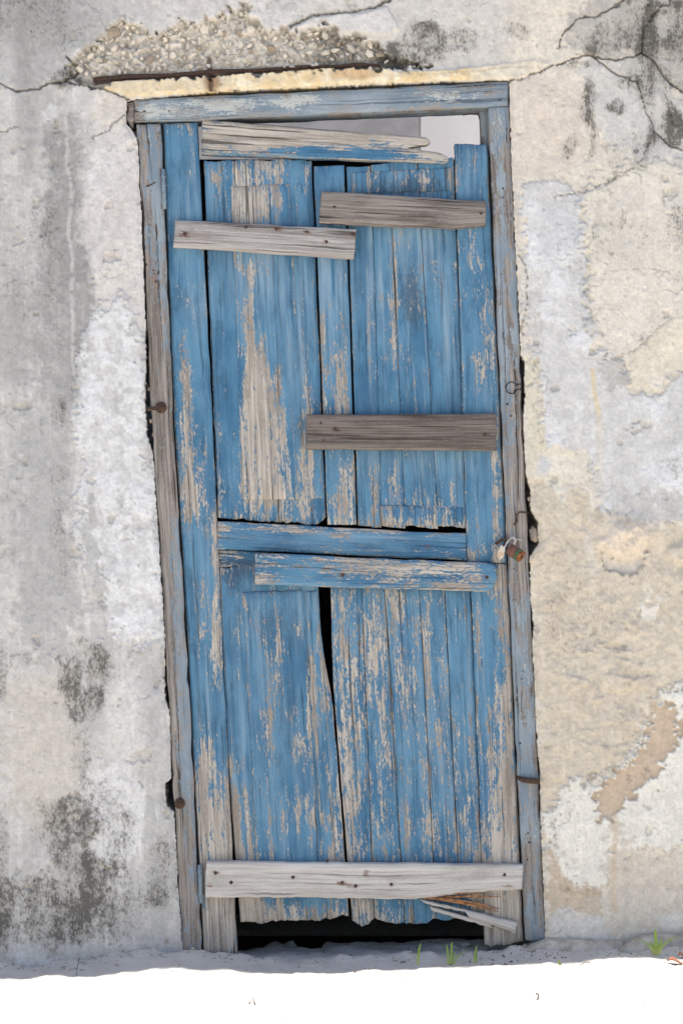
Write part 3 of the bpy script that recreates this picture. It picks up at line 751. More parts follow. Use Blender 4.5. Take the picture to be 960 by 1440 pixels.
_seed = [0]
def plank(name, tl, tr, br, bl, y0, th, mat, parent, axis='v', top=None, bot=None, left=None, right=None, jit=.7, bev=2.2, bevd=.004, du=5.0, dv=13.0,
          wear=0.0, wearmap=True, extra=None, rust=(), fade=None, warp=.0012, worn=.25, lcv=None, rcv=None, ns=1.0):
    """an irregular board; tl..bl are photo pixels of its face, y0 its front plane"""
    _seed[0] += 1; sd_ = _seed[0]
    if axis == 'h': du, dv = dv, du
    w = .5 * (math.hypot(tr[0] - tl[0], tr[1] - tl[1]) + math.hypot(br[0] - bl[0], br[1] - bl[1]))
    h = .5 * (math.hypot(bl[0] - tl[0], bl[1] - tl[1]) + math.hypot(br[0] - tr[0], br[1] - tr[1]))
    def ax(L, d):
        e = min(bev, L * .3)
        m = max(2, int((L - 2 * e) / d))
        return np.concatenate([[0, e * .3 / L], np.linspace(e / L, 1 - e / L, m + 1), [1 - e * .3 / L, 1]])
    if top is not None or bot is not None: du = min(du, 1.8)
    if left is not None or right is not None: dv = min(dv, 3.0)
    u = ax(w, du); v = ax(h, dv)
    U, Vv = np.meshgrid(u, v)
    tl, tr, br, bl = map(np.array, (tl, tr, br, bl))
    X = (tl[0] * (1 - U) + tr[0] * U) * (1 - Vv) + (bl[0] * (1 - U) + br[0] * U) * Vv
    Y = (tl[1] * (1 - U) + tr[1] * U) * (1 - Vv) + (bl[1] * (1 - U) + br[1] * U) * Vv
    def prof(pr, t, L):
        if pr is None: return 0
        p = np.array(pr, float); return np.interp(t, p[:, 0], p[:, 1])
    if top is not None: Y = Y + (prof(top, U, w) + ns * (2.2 * fbm(U * w, U * 0 + sd_ * 7.3, 7, 3, sd_))) * (1 - Vv)
    if bot is not None: Y = Y + (prof(bot, U, w) + ns * (4.2 * fbm(U * w, U * 0 + sd_ * 3.1, 8, 3, sd_ + 1))) * Vv
    if left is not None: X = X + (prof(left, Vv, h) + 1.5 * fbm(Vv * h, U * 0 + sd_, 7, 3, sd_ + 2)) * (1 - U)
    if right is not None: X = X + (prof(right, Vv, h) + 1.5 * fbm(Vv * h, U * 0 + sd_, 7, 3, sd_ + 3)) * U
    if lcv is not None: X = X + prof(lcv, Vv, h) * (1 - U)
    if rcv is not None: X = X + prof(rcv, Vv, h) * U
    # uneven edges
    sc = 26 if axis == 'v' else 11
    X = X + jit * (fbm(Vv * h, U * 0 + sd_ * 11.7, sc, 3, sd_ + 4) * (1 - U) + fbm(Vv * h, U * 0 + sd_ * 5.1, sc, 3, sd_ + 5) * U) * 1.6
    sc = 26 if axis == 'h' else 9
    Y = Y + jit * (fbm(U * w, U * 0 + sd_ * 2.7, sc, 3, sd_ + 6) * (1 - Vv) + fbm(U * w, U * 0 + sd_ * 8.9, sc, 3, sd_ + 7) * Vv) * 1.6
    de = np.minimum(np.minimum(U, 1 - U) * w, np.minimum(Vv, 1 - Vv) * h)
    D = y0 + bevd * (1 - sstep(0, bev, de)) ** 1.5 + warp * fbm(X, Y, 90, 2, sd_ + 8) * 2
    k = (DIST + D) / DIST / PPM
    W = np.stack([(X - 480) * k, D, CAMZ + (720 - Y) * k], -1)
    nv, nu = X.shape
    i = (np.arange(nv - 1)[:, None] * nu + np.arange(nu - 1)[None]).ravel()
    F = [tuple(int(q) for q in f) for f in np.stack([i, i + nu, i + nu + 1, i + 1], -1)]
    ring = [j for j in range(nu)] + [r * nu + nu - 1 for r in range(1, nv)] + [(nv - 1) * nu + j for j in range(nu - 2, -1, -1)] + [r * nu for r in range(nv - 2, 0, -1)]
    Wf = W.reshape(-1, 3); n0 = len(Wf)
    backv = Wf[ring].copy(); backv[:, 1] = y0 + th
    nr = len(ring)
    for j in range(nr):
        a, b = ring[j], ring[(j + 1) % nr]
        F.append((a, b, n0 + (j + 1) % nr, n0 + j))
    F.append(tuple(n0 + j for j in range(nr)))
    me = bpy.data.meshes.new(name)
    me.from_pydata([tuple(p) for p in np.concatenate([Wf, backv])], [], F)
    me.update()
    along = (Vv * h if axis == 'v' else U * w) / PPM; across = (U * w if axis == 'v' else Vv * h) / PPM
    bow = .0016 * fbm(along * 600, across * 600 * .2, 140, 2, sd_ + 9)
    G = np.stack([along + sd_ * 3.17, across + bow + sd_ * .71, np.full(X.shape, sd_ * 1.37)], -1).reshape(-1, 3)
    Gb = G[ring].copy(); Gb[:, 1] += .01
    setattr_v(me, 'g', np.concatenate([G, Gb]))
    wr = np.full(X.shape, wear + .05) + worn * (1 - sstep(0, bev * 1.6, de))
    fd = np.zeros(X.shape); dt = np.zeros(X.shape); rs = np.zeros(X.shape)
    if wearmap: wr = wr + blobs(X, Y, WEAR); fd = fd + blobs(X, Y, FADE); dt = dt + blobs(X, Y, DIRT)
    if extra is not None: wr = wr + blobs(X, Y, extra)
    if fade is not None: fd = fd + blobs(X, Y, fade)
    if rust: rs = rs + blobs(X, Y, rust)
    wr = np.where(wr > 0, 1.0 * (1 - np.exp(-wr / .85)), wr)
    for nm, arr in (('wear', wr), ('fade', fd), ('dirt', dt), ('rust', rs)):
        f = arr.ravel(); setattr_f(me, nm, np.concatenate([f, f[ring]]))
    o = link(name, me, M[mat], parent)
    sm = np.zeros(len(me.polygons), bool); sm[:len(i)] = True
    me.polygons.foreach_set('use_smooth', sm)
    return o

def nail(px, py, y, parent, r=.0032, mat='rust'):
    key = 'nail' + mat
    if key not in nail.c:
        import bmesh
        bm = bmesh.new(); bmesh.ops.create_cone(bm, cap_ends=True, segments=9, radius1=1, radius2=.75, depth=.6)
        me = bpy.data.meshes.new('nail'); bm.to_mesh(me); bm.free(); me.materials.append(M[mat]); nail.c[key] = me
    o = bpy.data.objects.new('nail', nail.c[key]); COL.objects.link(o)
    o.location = P(px, py, y); o.rotation_euler = (R(90) + random.uniform(-.2, .2), random.uniform(-.2, .2), 0); o.scale = (r, r, r)
    o.parent = parent
    return o
nail.c = {}

# ------------------------------------------------------------------ door frame (Empty at the world origin so that parts keep photo coordinates)
frame = empty('door_frame', (0, 0, 0))
tag(frame, 'leaning grey-blue wooden door frame with flaking paint set in the wall', 'door frame')
FY = .006
head_cream = [(215, 157, 30, 10, .5), (290, 146, 50, 10, .55), (330, 150, 40, 12, .45), (420, 140, 30, 12, .75), (402, 148, 14, 8, .5), (250, 160, 60, 6, .3), (610, 130, 40, 8, .4), (630, 137, 30, 5, .55), (680, 128, 16, 10, .45), (520, 152, 12, 6, .3), (200, 160, 16, 12, .5)]
head_rust = [(268, 156, 12, 5, .42), (442, 146, 2, 10, .5), (250, 145, 20, 4, .2)]
head = plank('frame_head', (189, 141), (714, 115), (714, 150), (191, 172), FY, .09, 'frame', frame, 'h', wear=.10, wearmap=False, fade=head_cream, rust=head_rust, jit=1.0, bev=3,
             extra=[(192, 156, 14, 20, .9), (450, 122, 260, 4, .25), (300, 130, 80, 5, .4), (600, 152, 80, 4, .4), (690, 130, 30, 20, .25)])
plank('broken_head_end', (178, 146), (189.5, 143), (190.5, 168), (178, 168), .012, .07, 'bare_brown', frame, 'h', wearmap=False, left=[(0, 0), (.3, 3), (.6, 1), (1, 0)], bot=[(0, 0), (.5, 8), (1, 2)])
plank('broken_head_end', (179, 169), (188, 171), (188, 180), (184, 183), .016, .06, 'bare_brown', frame, 'h', wearmap=False, bot=[(0, 0), (1, 0)])
lj_extra = [(203, 230, 8, 60, .5), (208, 330, 9, 60, .45), (222, 420, 10, 60, .3), (234, 700, 14, 120, .35), (226, 600, 14, 100, .4), (262, 1240, 16, 100, .3), (207, 470, 10, 60, .7), (214, 540, 12, 60, .7), (218, 600, 12, 60, .6), (222, 680, 16, 70, .6), (228, 780, 14, 70, .6), (234, 880, 12, 70, .5), (240, 980, 10, 70, .5), (247, 1080, 9, 70, .5), (252, 1180, 10, 70, .6), (258, 1290, 14, 60, .6), (200, 300, 8, 110, .55), (205, 480, 10, 90, .6), (214, 620, 20, 100, .75), (220, 720, 14, 80, .8), (228, 850, 12, 120, .6), (240, 640, 8, 60, .35), (238, 1000, 10, 100, .5), (250, 1120, 8, 80, .45), (254, 1230, 12, 90, .6), (262, 1300, 20, 50, .7), (226, 540, 14, 60, .5), (205, 400, 12, 60, .4)]
lj_fade = [(204, 200, 12, 30, .5), (206, 290, 8, 60, .45), (214, 330, 8, 20, .4), (232, 900, 8, 60, .2), (262, 1130, 8, 60, .3)]
lj_rust = [(213, 368, 3, 9, .6), (208, 230, 3, 20, .35), (216, 345, 3, 10, .4), (217, 410, 3, 16, .7), (207, 215, 3, 16, .4), (217, 390, 4, 12, .6), (260, 1158, 5, 5, .7)]
jl = plank('jamb', (193.5, 175), (226, 174), (284.5, 1350), (257, 1350), FY, .09, 'frame', frame, 'v', wear=.22, wearmap=False, extra=lj_extra, fade=lj_fade, rust=lj_rust, jit=1.6, bev=3, lcv=[(0, 0), (.36, -2), (.6, 0), (1, 0)], rcv=[(0, 0), (.36, -4), (.6, -1), (1, 0)])
rj_extra = [(716, 420, 6, 120, .5), (726, 580, 14, 80, .35), (734, 700, 12, 80, .5), (720, 700, 20, 60, .4), (745, 860, 6, 100, .5), (728, 800, 12, 50, .4), (752, 1080, 8, 50, .5), (745, 1240, 16, 60, .4), (700, 300, 14, 80, .3), (712, 300, 5, 200, .45), (720, 560, 20, 60, .25), (728, 700, 18, 120, .35), (720, 820, 30, 60, .3), (738, 1000, 16, 120, .3), (745, 1200, 20, 120, .3), (700, 240, 20, 40, .3), (726, 620, 14, 60, .3), (730, 740, 20, 40, .4)]
rj_fade = [(700, 170, 12, 40, .4), (742, 1000, 8, 100, .35), (755, 1180, 10, 60, .5), (735, 900, 10, 120, .25), (706, 230, 10, 40, .3), (750, 1290, 14, 30, .3)]
rj_rust = [(714, 310, 3, 60, .35), (718, 470, 3, 30, .4), (716, 770, 14, 10, .4), (720, 755, 14, 10, .4)]
jr = plank('jamb', (685.5, 150.5), (714.5, 150.5), (766, 1322), (737.5, 1322), FY, .09, 'frame', frame, 'v', wear=.08, wearmap=False, extra=rj_extra, fade=rj_fade, rust=rj_rust, jit=1.3, bev=3)
plank('stop_strip', (674, 154), (688, 153), (704, 620), (690, 620), .062, .03, 'frame', frame, 'v', wear=.2, wearmap=False, jit=.5)
plank('stop_strip', (196, 165), (682, 143), (682, 155.5), (196, 177), .062, .03, 'frame', frame, 'h', wear=.2, wearmap=False, jit=1.4)
plank('stop_strip', (222, 176), (238, 176), (296, 1345), (280, 1345), .066, .03, 'frame', frame, 'v', wear=.2, wearmap=False, jit=.5)
plank('stop_strip', (690, 620.5), (704, 620.5), (738, 1322), (724, 1322), .066, .03, 'frame', frame, 'v', wear=.2, wearmap=False, jit=.5)

def bolt(px, py, r, y=FY - .003, mat='rust'):
    import bmesh
    bm = bmesh.new()
    bmesh.ops.create_cone(bm, cap_ends=True, segments=18, radius1=r, radius2=r * .92, depth=.004, matrix=Matrix.Translation((0, 0, 0)))
    bmesh.ops.create_cone(bm, cap_ends=True, segments=6, radius1=r * .45, radius2=r * .38, depth=.006, matrix=Matrix.Translation((0, 0, .004)))
    me = bpy.data.meshes.new('bolt'); bm.to_mesh(me); bm.free()
    o = link('bolt', me, M[mat], frame, True); o.location = P(px, py, y); o.rotation_euler = (R(90), 0, .2)
    return o
bolt(227, 573, .0135)
bolt(253, 1130, .013)
link('bolt_shank', tube_mesh('bolt_shank', [P(206, 575, .004), P(222, 574, .002)], .004, 8, .2), M['rust'], frame, True)
link('bent_nail', tube_mesh('bent_nail', [P(206, 262, FY), P(212, 260, -.004), P(219, 256, -.008)], [.0018, .0016, .0012], 6), M['rust'], frame, True)
# wire loop shaped like a keyhole on the right jamb
loop = [P(722, 551.5, FY - .001)]
for k in range(17):
    a = R(60 + k * 300 / 16 - 20)
    loop.append(P(719 + 8.2 * math.cos(a), 545.5 + 8.2 * math.sin(a), FY - .002))
loop += [P(727, 540.5, FY - .002), P(734, 539.5, FY - .001)]
link('wire_loop', tube_mesh('wire_loop', loop, .0012, 6), M['wire'], frame, True)
link('wire_loop', tube_mesh('wire_loop', [P(722, 550, FY - .001), P(728, 547.5, FY - .002), P(735, 547.5, FY - .001)], .0011, 6), M['wire'], frame, True)
link('iron_spike', tube_mesh('iron_spike', [P(727, 1093, FY + .004), P(735, 1097, -.004), P(748, 1098, -.006), P(758, 1098.5, -.003)], [.005, .0062, .0068, .0064], 9, .15), M['rust'], frame, True)
link('iron_hook', tube_mesh('iron_hook', [P(742, 721, .004), P(730, 720, -.004), P(726, 724, -.006), P(726, 734, -.004), P(722, 738, .002)], [.002, .0022, .0022, .0022, .002], 7, .2), M['rust'], frame, True)
link('iron_hook', tube_mesh('iron_hook', [P(650, 162, .02), P(660, 160, .012), P(672, 161, .012), P(674, 168, .014)], [.0012, .0018, .0018, .0014], 6, .3), M['darkiron'], frame, True)
for x, y in [(702, 140), (707, 265), (706, 278), (709, 290), (709, 322), (704, 385), (713, 568), (718, 585), (735, 944), (731, 1045), (742, 1172), (744, 1185), (741, 1209), (733, 955), (203, 156), (238, 156), (217, 385), (219, 396), (722, 800), (216, 380), (206, 372)]:
    nail(x, y, FY - .0008, frame, random.uniform(.0018, .003), 'darkiron')

# ------------------------------------------------------------------ the door
door = empty('wooden_door', (0, 0, 0))
tag(door, 'leaning blue panelled wooden door with peeling paint and boards nailed across', 'door')
SY, PY = .020, .031
plank('stile', (230, 174), (277.5, 172), (333.5, 1347), (287, 1347), SY, .035, 'blue', door, 'v', jit=.6, bot=[(0, 0), (1, -3)], ns=.5, lcv=[(0, 0), (.36, -5), (.6, -1), (1, 0)], rcv=[(0, 0), (.36, 1), (.6, 0), (1, 0)])
plank('stile', (638.5, 202), (684, 202), (712.5, 792), (656.5, 792), SY, .035, 'blue', door, 'v', top=[(0, 0), (1, 1)], ns=.4)
plank('stile', (660.5, 793), (712.5, 793), (735, 1322), (682, 1330), SY, .035, 'blue', door, 'v', jit=.9, bot=[(0, 0), (.5, 4), (1, 0)])
# top rail, split and broken away at its right end
plank('top_rail', (284.5, 168), (600, 193), (636, 230), (283, 217), SY - .001, .03, 'blue', door, 'h', wear=.05, wearmap=False, jit=.7, right=[(0, -4), (.12, 0), (.28, -8), (.40, -44), (.48, -26), (.58, -4), (.75, 3), (.92, -2), (1, -14)], ns=.5,
      extra=[(330, 186, 90, 18, 2.0), (420, 184, 90, 14, 2.0), (510, 188, 80, 12, 2.0), (580, 196, 50, 12, 2.2), (620, 214, 26, 12, 1.6), (330, 206, 60, 8, .9), (560, 226, 100, 4, .6), (500, 206, 50, 5, .35)])
# upper left panel: moulded board, raised field
plank('panel_board', (286.5, 225), (438, 222), (458, 735), (306.5, 728), PY, .02, 'blue', door, 'v', top=[(0, 2), (.4, 0), (.62, 3), (.66, 0), (1, 4)], bot=[(0, 0), (.9, 3), (1, -6)])
plank('panel_field', (325, 262), (407, 258), (430, 702), (342, 702), PY - .0065, .0062, 'blue', door, 'v', bev=3.5, bevd=.005)
plank('panel_moulding', (414, 262), (434, 258), (455, 700), (436, 702), PY - .0045, .0042, 'blue', door, 'v', bev=3.5, bevd=.004)
plank('middle_stile', (441.0, 234), (483.5, 232), (501.2, 738), (460.5, 738), SY + .003, .03, 'blue', door, 'v', jit=.45)
# upper right boards
for (a, b, c, d, dy) in [(487, 521.3, 536, 503.6, 0), (521.8, 546.5, 569.5, 536.5, .0006), (547.2, 585.5, 615.5, 570.2, .0003), (586.0, 637, 655, 616.0, .0008)]:
    t = 238 - (a - 489) * .11 - 3
    plank('panel_board', (a, t), (b, t - 2), (c, 745), (d, 741), PY + dy, .02, 'blue', door, 'v', bev=1.0, bevd=.0009, jit=.25, ns=.5, top=[(0, 0), (1, 0)], bot=[(0, -2), (1, -2)])
plank('panel_moulding', (533, 711), (654, 712), (655, 740), (536, 738), PY - .004, .004, 'blue', door, 'v', bev=3, bevd=.003)
plank('panel_moulding', (494, 243), (634, 236), (635, 268), (495, 272), PY - .003, .003, 'blue', door, 'v', bev=3, bevd=.002)
# middle rails
plank('middle_rail', (305.5, 733.5), (656, 751), (656, 789), (305.5, 772), SY, .034, 'blue', door, 'h', rust=[(588, 770, 24, 2.5, .55), (602, 769, 8, 4, .4)], jit=1.0)
plank('middle_rail', (307, 773.5), (470, 782), (470, 800), (308, 797), SY + .013, .02, 'blue', door, 'h', wear=.2, jit=1.0)
# lower left panel with its raised field
plank('panel_board', (308, 799), (447, 794), (491, 1288), (338, 1298), PY - .003, .02, 'blue', door, 'v', top=[(0, 0), (.3, -3), (1, 0)], rcv=[(0, 0), (.06, -2), (.16, -4), (.26, -3), (.34, 1), (.40, 3), (.7, 2), (1, 0)],
      lcv=[(0, 0), (.5, -4), (1, 0)], bot=[(0, 0), (.2, 2), (.38, 0), (.55, 4), (.75, 2), (1, -1)], jit=.6)
plank('panel_field', (341, 833), (425, 830), (450, 1235), (362, 1240), PY - .0085, .0055, 'blue', door, 'v', bev=3.5, bevd=.0045)
plank('panel_moulding', (429, 832), (446, 831), (474, 1235), (455, 1237), PY - .006, .003, 'blue', door, 'v', bev=3.0, bevd=.003, jit=.6)
# lower right boards
low = [((464.5, 500.5), (508, 524), 1300), ((508.7, 524.7), (540, 561), 1297)]
edges_t = [464, 508, 540, 589, 624, 660.5]
edges_b = [495, 526, 569, 613, 648, 681.5]
for k, (bt, prof_) in enumerate([(1299, [(0, -6), (.2, 2), (.45, 6), (.75, 3), (.9, -12), (1, -14)]), (1297, [(0, -8), (.3, 0), (.7, 4), (1, 0)]), (1297, [(0, 0), (.4, 5), (.75, -2), (1, -8)]),
                                (1291, [(0, 0), (.5, 3), (1, -4)]), (1287, [(0, 0), (.5, 2), (1, -3)])]):
    plank('panel_board', (edges_t[k] + .4, 822), (edges_t[k + 1] - .4, 822), (edges_b[k + 1] - .4, bt), (edges_b[k] + .4, bt), PY + [0, .0005, -.0018, -.0012, -.0004][k], .02, 'blue', door, 'v',
          bot=[(q, w_ * .6) for q, w_ in prof_], ns=.8, bev=1.2, bevd=.0015, jit=.4, wear=.08, lcv=[(0, 0), (.3, -5), (.8, -2), (1, 0)] if k == 0 else None)
# ------------------------------------------------------------------ boards nailed across the door
BY = SY - .0235
def board(label, *a, nails=(), **k):
    k.setdefault('ns', .3); o = plank('nailed_board', *a, **k)
    o['label'] = label
    y = a[4]
    for x, yy in nails: nail(x, yy, y - .0006, o, random.uniform(.003, .0045))
    return o
board('pale grey board nailed across the upper left panel', (246, 309), (500.5, 323), (498, 364), (243.5, 347), BY, .023, 'bare', door, 'h', wearmap=False, jit=.8,
      nails=[(260, 329), (346, 319), (388, 322), (432, 326), (459, 340), (496, 329)], rust=[(259, 329, 12, 4, .9), (346, 319, 7, 5, .9), (388, 322, 8, 5, .95), (433, 326, 6, 3, .8), (460, 340, 5, 4, .8), (495, 330, 5, 5, .9), (494, 355, 5, 6, .6)])
board('grey board nailed across the upper right panel', (452, 269), (683.5, 283), (682.5, 318), (448.5, 314), BY - .002, .023, 'bare_brown', door, 'h', wearmap=False, jit=.8, bot=[(0, 0), (.6, 3), (.8, 5), (.9, 1), (1, 0)],
      rust=[(680, 318, 8, 4, .5), (672, 298, 12, 6, .25)], nails=[(470, 291), (676, 300)])
board('brown-grey board nailed at mid height', (430.5, 583), (697, 581.5), (698, 634), (430, 632), BY, .023, 'bare_dark', door, 'h', wearmap=False, jit=.7,
      nails=[(451, 595), (471, 603), (455, 619), (681, 611)], rust=[(471, 603, 8, 4, .8), (451, 595, 5, 3, .7), (455, 619, 5, 3, .7), (681, 611, 6, 4, .7)])
board('blue-grey worn board with rounded end below the middle rail', (358.5, 778), (694, 792), (690, 832), (358, 822), BY, .023, 'blue', door, 'h', wear=.12, wearmap=False, jit=.9,
      right=[(0, -2), (.15, 4), (.5, 7), (.85, 2), (1, -6)], extra=[(372, 800, 16, 22, .5), (560, 795, 120, 10, .55), (520, 806, 80, 10, .3), (640, 815, 70, 16, .5), (600, 832, 100, 4, .5), (480, 790, 50, 8, .35), (365, 815, 10, 14, .4)],
      nails=[(482, 809), (684, 812)], rust=[(482, 809, 6, 5, .8), (684, 812, 7, 4, .7)])
bb = board('long pale board nailed across the bottom of the door', (290, 1211.5), (735, 1216.5), (733.5, 1251), (288, 1262), BY - .001, .023, 'bare_white', door, 'h', wearmap=False, jit=.8, bot=[(0, 0), (.35, 4), (.655, 9.5), (.68, 8), (.8, 3), (.9, 1), (1, 0)],
      nails=[(303, 1228), (325, 1241), (412, 1234), (460, 1211), (481, 1241), (500, 1246), (550, 1244), (709, 1230)], rust=[(303, 1228, 8, 3, .7), (296, 1245, 8, 6, .6), (514, 1229, 7, 8, .62), (480, 1241, 10, 4, .7), (498, 1246, 14, 3, .8), (550, 1245, 6, 3, .8), (712, 1247, 14, 3, .8), (709, 1231, 6, 3, .6)])
# the split-off piece of the bottom board and its splinters
plank('split_piece', (588, 1264), (727, 1297), (724, 1313), (596, 1270), BY + .004, .018, 'bare_white', door, 'h', wearmap=False, jit=.5, ns=.35, bot=[(0, 0), (.45, -6), (.5, 0), (.8, -2), (1, 0)], top=[(0, 0), (1, 0)])
plank('split_piece', (604, 1274), (690, 1298), (692, 1305), (606, 1281), BY + .010, .012, 'bare_white', door, 'h', wearmap=False, jit=.5, ns=.4, bot=[(0, 0), (1, 0)])
for a, b, r0, yy in [((600, 1261), (700, 1282), .0035, .012), ((596, 1262), (684, 1272), .003, .008), ((610, 1259), (678, 1256), .0028, .006), ((620, 1262), (704, 1261), .0022, .012), ((640, 1268), (702, 1278), .0022, .016)]:
    link('splinter', tube_mesh('splinter', [P(a[0], a[1], yy), P((a[0] + b[0]) / 2, (a[1] + b[1]) / 2 - 1.5, yy - .002), P(b[0], b[1], yy)], [r0 * 1.2, r0, r0 * .3], 5, .4), M['splinter'], door)
# hinges
def hinge(x0, y0, x1, y1):
    h = link('hinge', tube_mesh('hinge', [P(x0, y0, .004), P((x0 + x1) / 2, (y0 + y1) / 2, .004), P(x1, y1, .004)], .0048, 10), M['hinge'], door, True)
    for k in range(1, 5):
        t = k / 5
        link('knuckle', tube_mesh('knuckle', [P(x0 + (x1 - x0) * (t - .02), y0 + (y1 - y0) * (t - .02), .004), P(x0 + (x1 - x0) * (t + .02), y0 + (y1 - y0) * (t + .02), .004)], .0056, 10), M['hinge'], h)
    leaf = bpy.data.meshes.new('hinge_leaf')
    V = [P(x0, y0, .004), P(x0 + 1.6, y0, .004), P(x1 + 1.6, y1, .004), P(x1, y1, .004), P(x0, y0, .0305), P(x0 + 1.6, y0, .0305), P(x1 + 1.6, y1, .0305), P(x1, y1, .0305)]
    leaf.from_pydata(V, [], [(3, 2, 1, 0), (0, 1, 5, 4), (1, 2, 6, 5), (2, 3, 7, 6), (3, 0, 4, 7), (4, 5, 6, 7)])
    link('hinge_leaf', leaf, M['hinge'], h)
hinge(229.5, 238, 231.5, 294)
hinge(280.5, 1216, 283, 1270)
# hasp on the door
link('hasp', tube_mesh('hasp', [P(697, 764, .014), P(704, 760, -.002), P(709, 757, -.006), P(711, 764, -.002), P(706, 770, .014)], [.004, .0042, .004, .004, .0042], 8, .3), M['rust'], door, True)

# ------------------------------------------------------------------ padlock hanging from the hasp
pl = empty('padlock', P(716, 778, -.02))
tag(pl, 'small rusty padlock with steel shackle hanging at the right edge of the door', 'padlock')
def pbody(name, pts, rad, mat, parent=pl, seg=16):
    o = link(name, tube_mesh(name, pts, rad, seg), M[mat], None, True); rebase(o, parent); return o
a, b = Vector(P(716, 772, -.016)), Vector(P(733, 783, -.034))
d = b - a
cyl = pbody('lock_body', [a, a + d * .02, a + d * .62, a + d * .63], [.0125, .0142, .0142, .0138], 'lockred')
pbody('green_band', [a + d * .63, a + d * .86, a + d * .87], [.0146, .0146, .0140], 'green')
pbody('lock_face', [a + d * .87, a + d * .98, a + d * 1.0], [.0138, .0138, .0125], 'brass')
pbody('keyhole', [a + d * 1.0, a + d * 1.012], [.004, .0035], 'darkiron', seg=10)
pbody('shackle', [P(703, 782, -.014), P(708, 772, -.018), P(713, 762, -.020), P(718, 756, -.020), P(723, 756, -.019), P(724, 761, -.018), P(719, 769, -.017), P(717, 773, -.017)], .0028, 'steel', seg=10)
pbody('shackle', [P(719, 758, -.017), P(727, 758.5, -.016), P(736, 760, -.012)], [.0022, .0022, .0018], 'steel', seg=8)
me = bpy.data.meshes.new('white_tag')
q = [(705, 766), (710, 772), (708, 783), (702, 788), (698, 782), (700, 774)]
me.from_pydata([P(x, y, -.020) for x, y in q] + [P(x, y, -.012) for x, y in q], [], [(5, 4, 3, 2, 1, 0), (6, 7, 8, 9, 10, 11)] + [(i, (i + 1) % 6, 6 + (i + 1) % 6, 6 + i) for i in range(6)])
o = link('lock_tag', me, M['tag']); rebase(o, pl)

# ------------------------------------------------------------------ behind the door: room darkened by its colours, grey pier and white wall beyond
def thing_box(name, label, cat, *b, mat='dark', bev=0.01):
    o = link(name, box_mesh(name, *b, bev), M[mat]); tag(o, label, cat); return o
thing_box('added_partition', 'dark partition wall added to keep the gaps in the door black', 'wall', -2.6, 2.6, 1.1, 1.25, -.1, 2.06)  # added partition, keeps the view through the door gaps dark
thing_box('added_roof_slab', 'unseen roof slab added to keep the room behind the door dark', 'roof', -2.6, 2.6, .285, 1.24, 2.62, 2.74)  # unseen roof, added to shut the sky out of the room
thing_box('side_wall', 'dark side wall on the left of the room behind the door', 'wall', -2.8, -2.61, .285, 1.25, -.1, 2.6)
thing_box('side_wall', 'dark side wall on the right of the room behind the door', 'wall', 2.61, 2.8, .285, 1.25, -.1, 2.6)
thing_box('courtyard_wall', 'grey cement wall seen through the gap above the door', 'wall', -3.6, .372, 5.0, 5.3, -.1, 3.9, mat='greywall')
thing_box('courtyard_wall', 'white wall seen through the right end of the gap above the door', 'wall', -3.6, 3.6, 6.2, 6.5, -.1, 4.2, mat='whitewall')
o = link('shade_floor', box_mesh('shade_floor', -2.6, 2.6, .29, 1.09, -.3, -.16), M['dark']); tag(o, 'floor of the room behind the door, near-black to stand for its shade', kind='structure')  # shade seen under the door is put into the floor colour

# ------------------------------------------------------------------ doorstep, grass, leaf, litter
def rough_slab(name, px0, px1, ytop, y0, y1, label, amp=.006):
    xs = np.linspace((px0 - 480) / 600, (px1 - 480) / 600, 60); ts = np.linspace(0, 1, 22)
    X, T = np.meshgrid(xs, ts)
    front = y0 + .02 * fbm(X * 600, X * 0, 40, 3, 61)
    prof = sstep(0, .28, T)
    Y = front + (y1 - front) * np.clip((T - .12) / .88, 0, 1)
    top = CAMZ + (720 - ytop) / 600
    taper = sstep(0, .06, (X - xs[0]))
    Z = -.03 + (top + .03) * prof * (.75 + .25 * taper) + amp * fbm(X * 600, Y * 600, 20, 4, 62) + .5 * amp * fbm(X * 600, Y * 600, 6, 3, 63)
    V = np.stack([X, Y, Z], -1).reshape(-1, 3); nx = 60
    i = (np.arange(21)[:, None] * nx + np.arange(nx - 1)[None]).ravel()
    o = link(name, mesh_np(name, V, np.stack([i, i + 1, i + nx + 1, i + nx], -1)), M['cement'], smooth=True)
    tag(o, label, 'step'); return o
rough_slab('cement_footing', 866, 1300, 1313, -.07, .03, 'low broken cement footing at the base of the wall behind the grass tuft')
rough_slab('cement_sill', 736, 872, 1320, -.05, .06, 'low rough cement sill at the foot of the right door jamb', .004)

def blade(base, length, lean, side, width, name='blade', parent=None):
    n = 7; V = []; F = []; T = []
    for i in range(n + 1):
        t = i / n
        c = Vector((side * length * t * t + .15 * side * length * t, lean * length * t * t, length * t * (1 - .25 * t * t * (abs(side) + abs(lean)))))
        w = width * (1 - t) ** .7 * (.7 + .6 * t) + .0002
        for s, dy in ((-1, 0), (0, .35), (1, 0)):
            V.append((c.x + s * w, c.y + dy * w, c.z)); T.append(t)
    for i in range(n):
        for s in range(2):
            F.append((i * 3 + s, i * 3 + s + 1, i * 3 + s + 4, i * 3 + s + 3))
    me = bpy.data.meshes.new(name); me.from_pydata(V, [], F); setattr_f(me, 't', T)
    o = link(name, me, M['grass'], parent, True); o.location = base
    return o
def ground_at(px, y):
    x = (px - 480) / 600 * (DIST + y) / DIST
    return (x, y, float(ground_z(np.array([x]), np.array([y]))[0]) - .003)
def tuft(name, px, y, blades, label, cat='grass'):
    e = empty(name, ground_at(px, y)); tag(e, label, cat)
    for L, lean, side, w, ox in blades:
        blade((ox, 0, 0), L, lean, side, w, parent=e)
tuft('grass_sprout', 587, -.085, [(.058, -.1, .10, .0042, 0)], 'single short green grass blade with brown tip before the door gap')
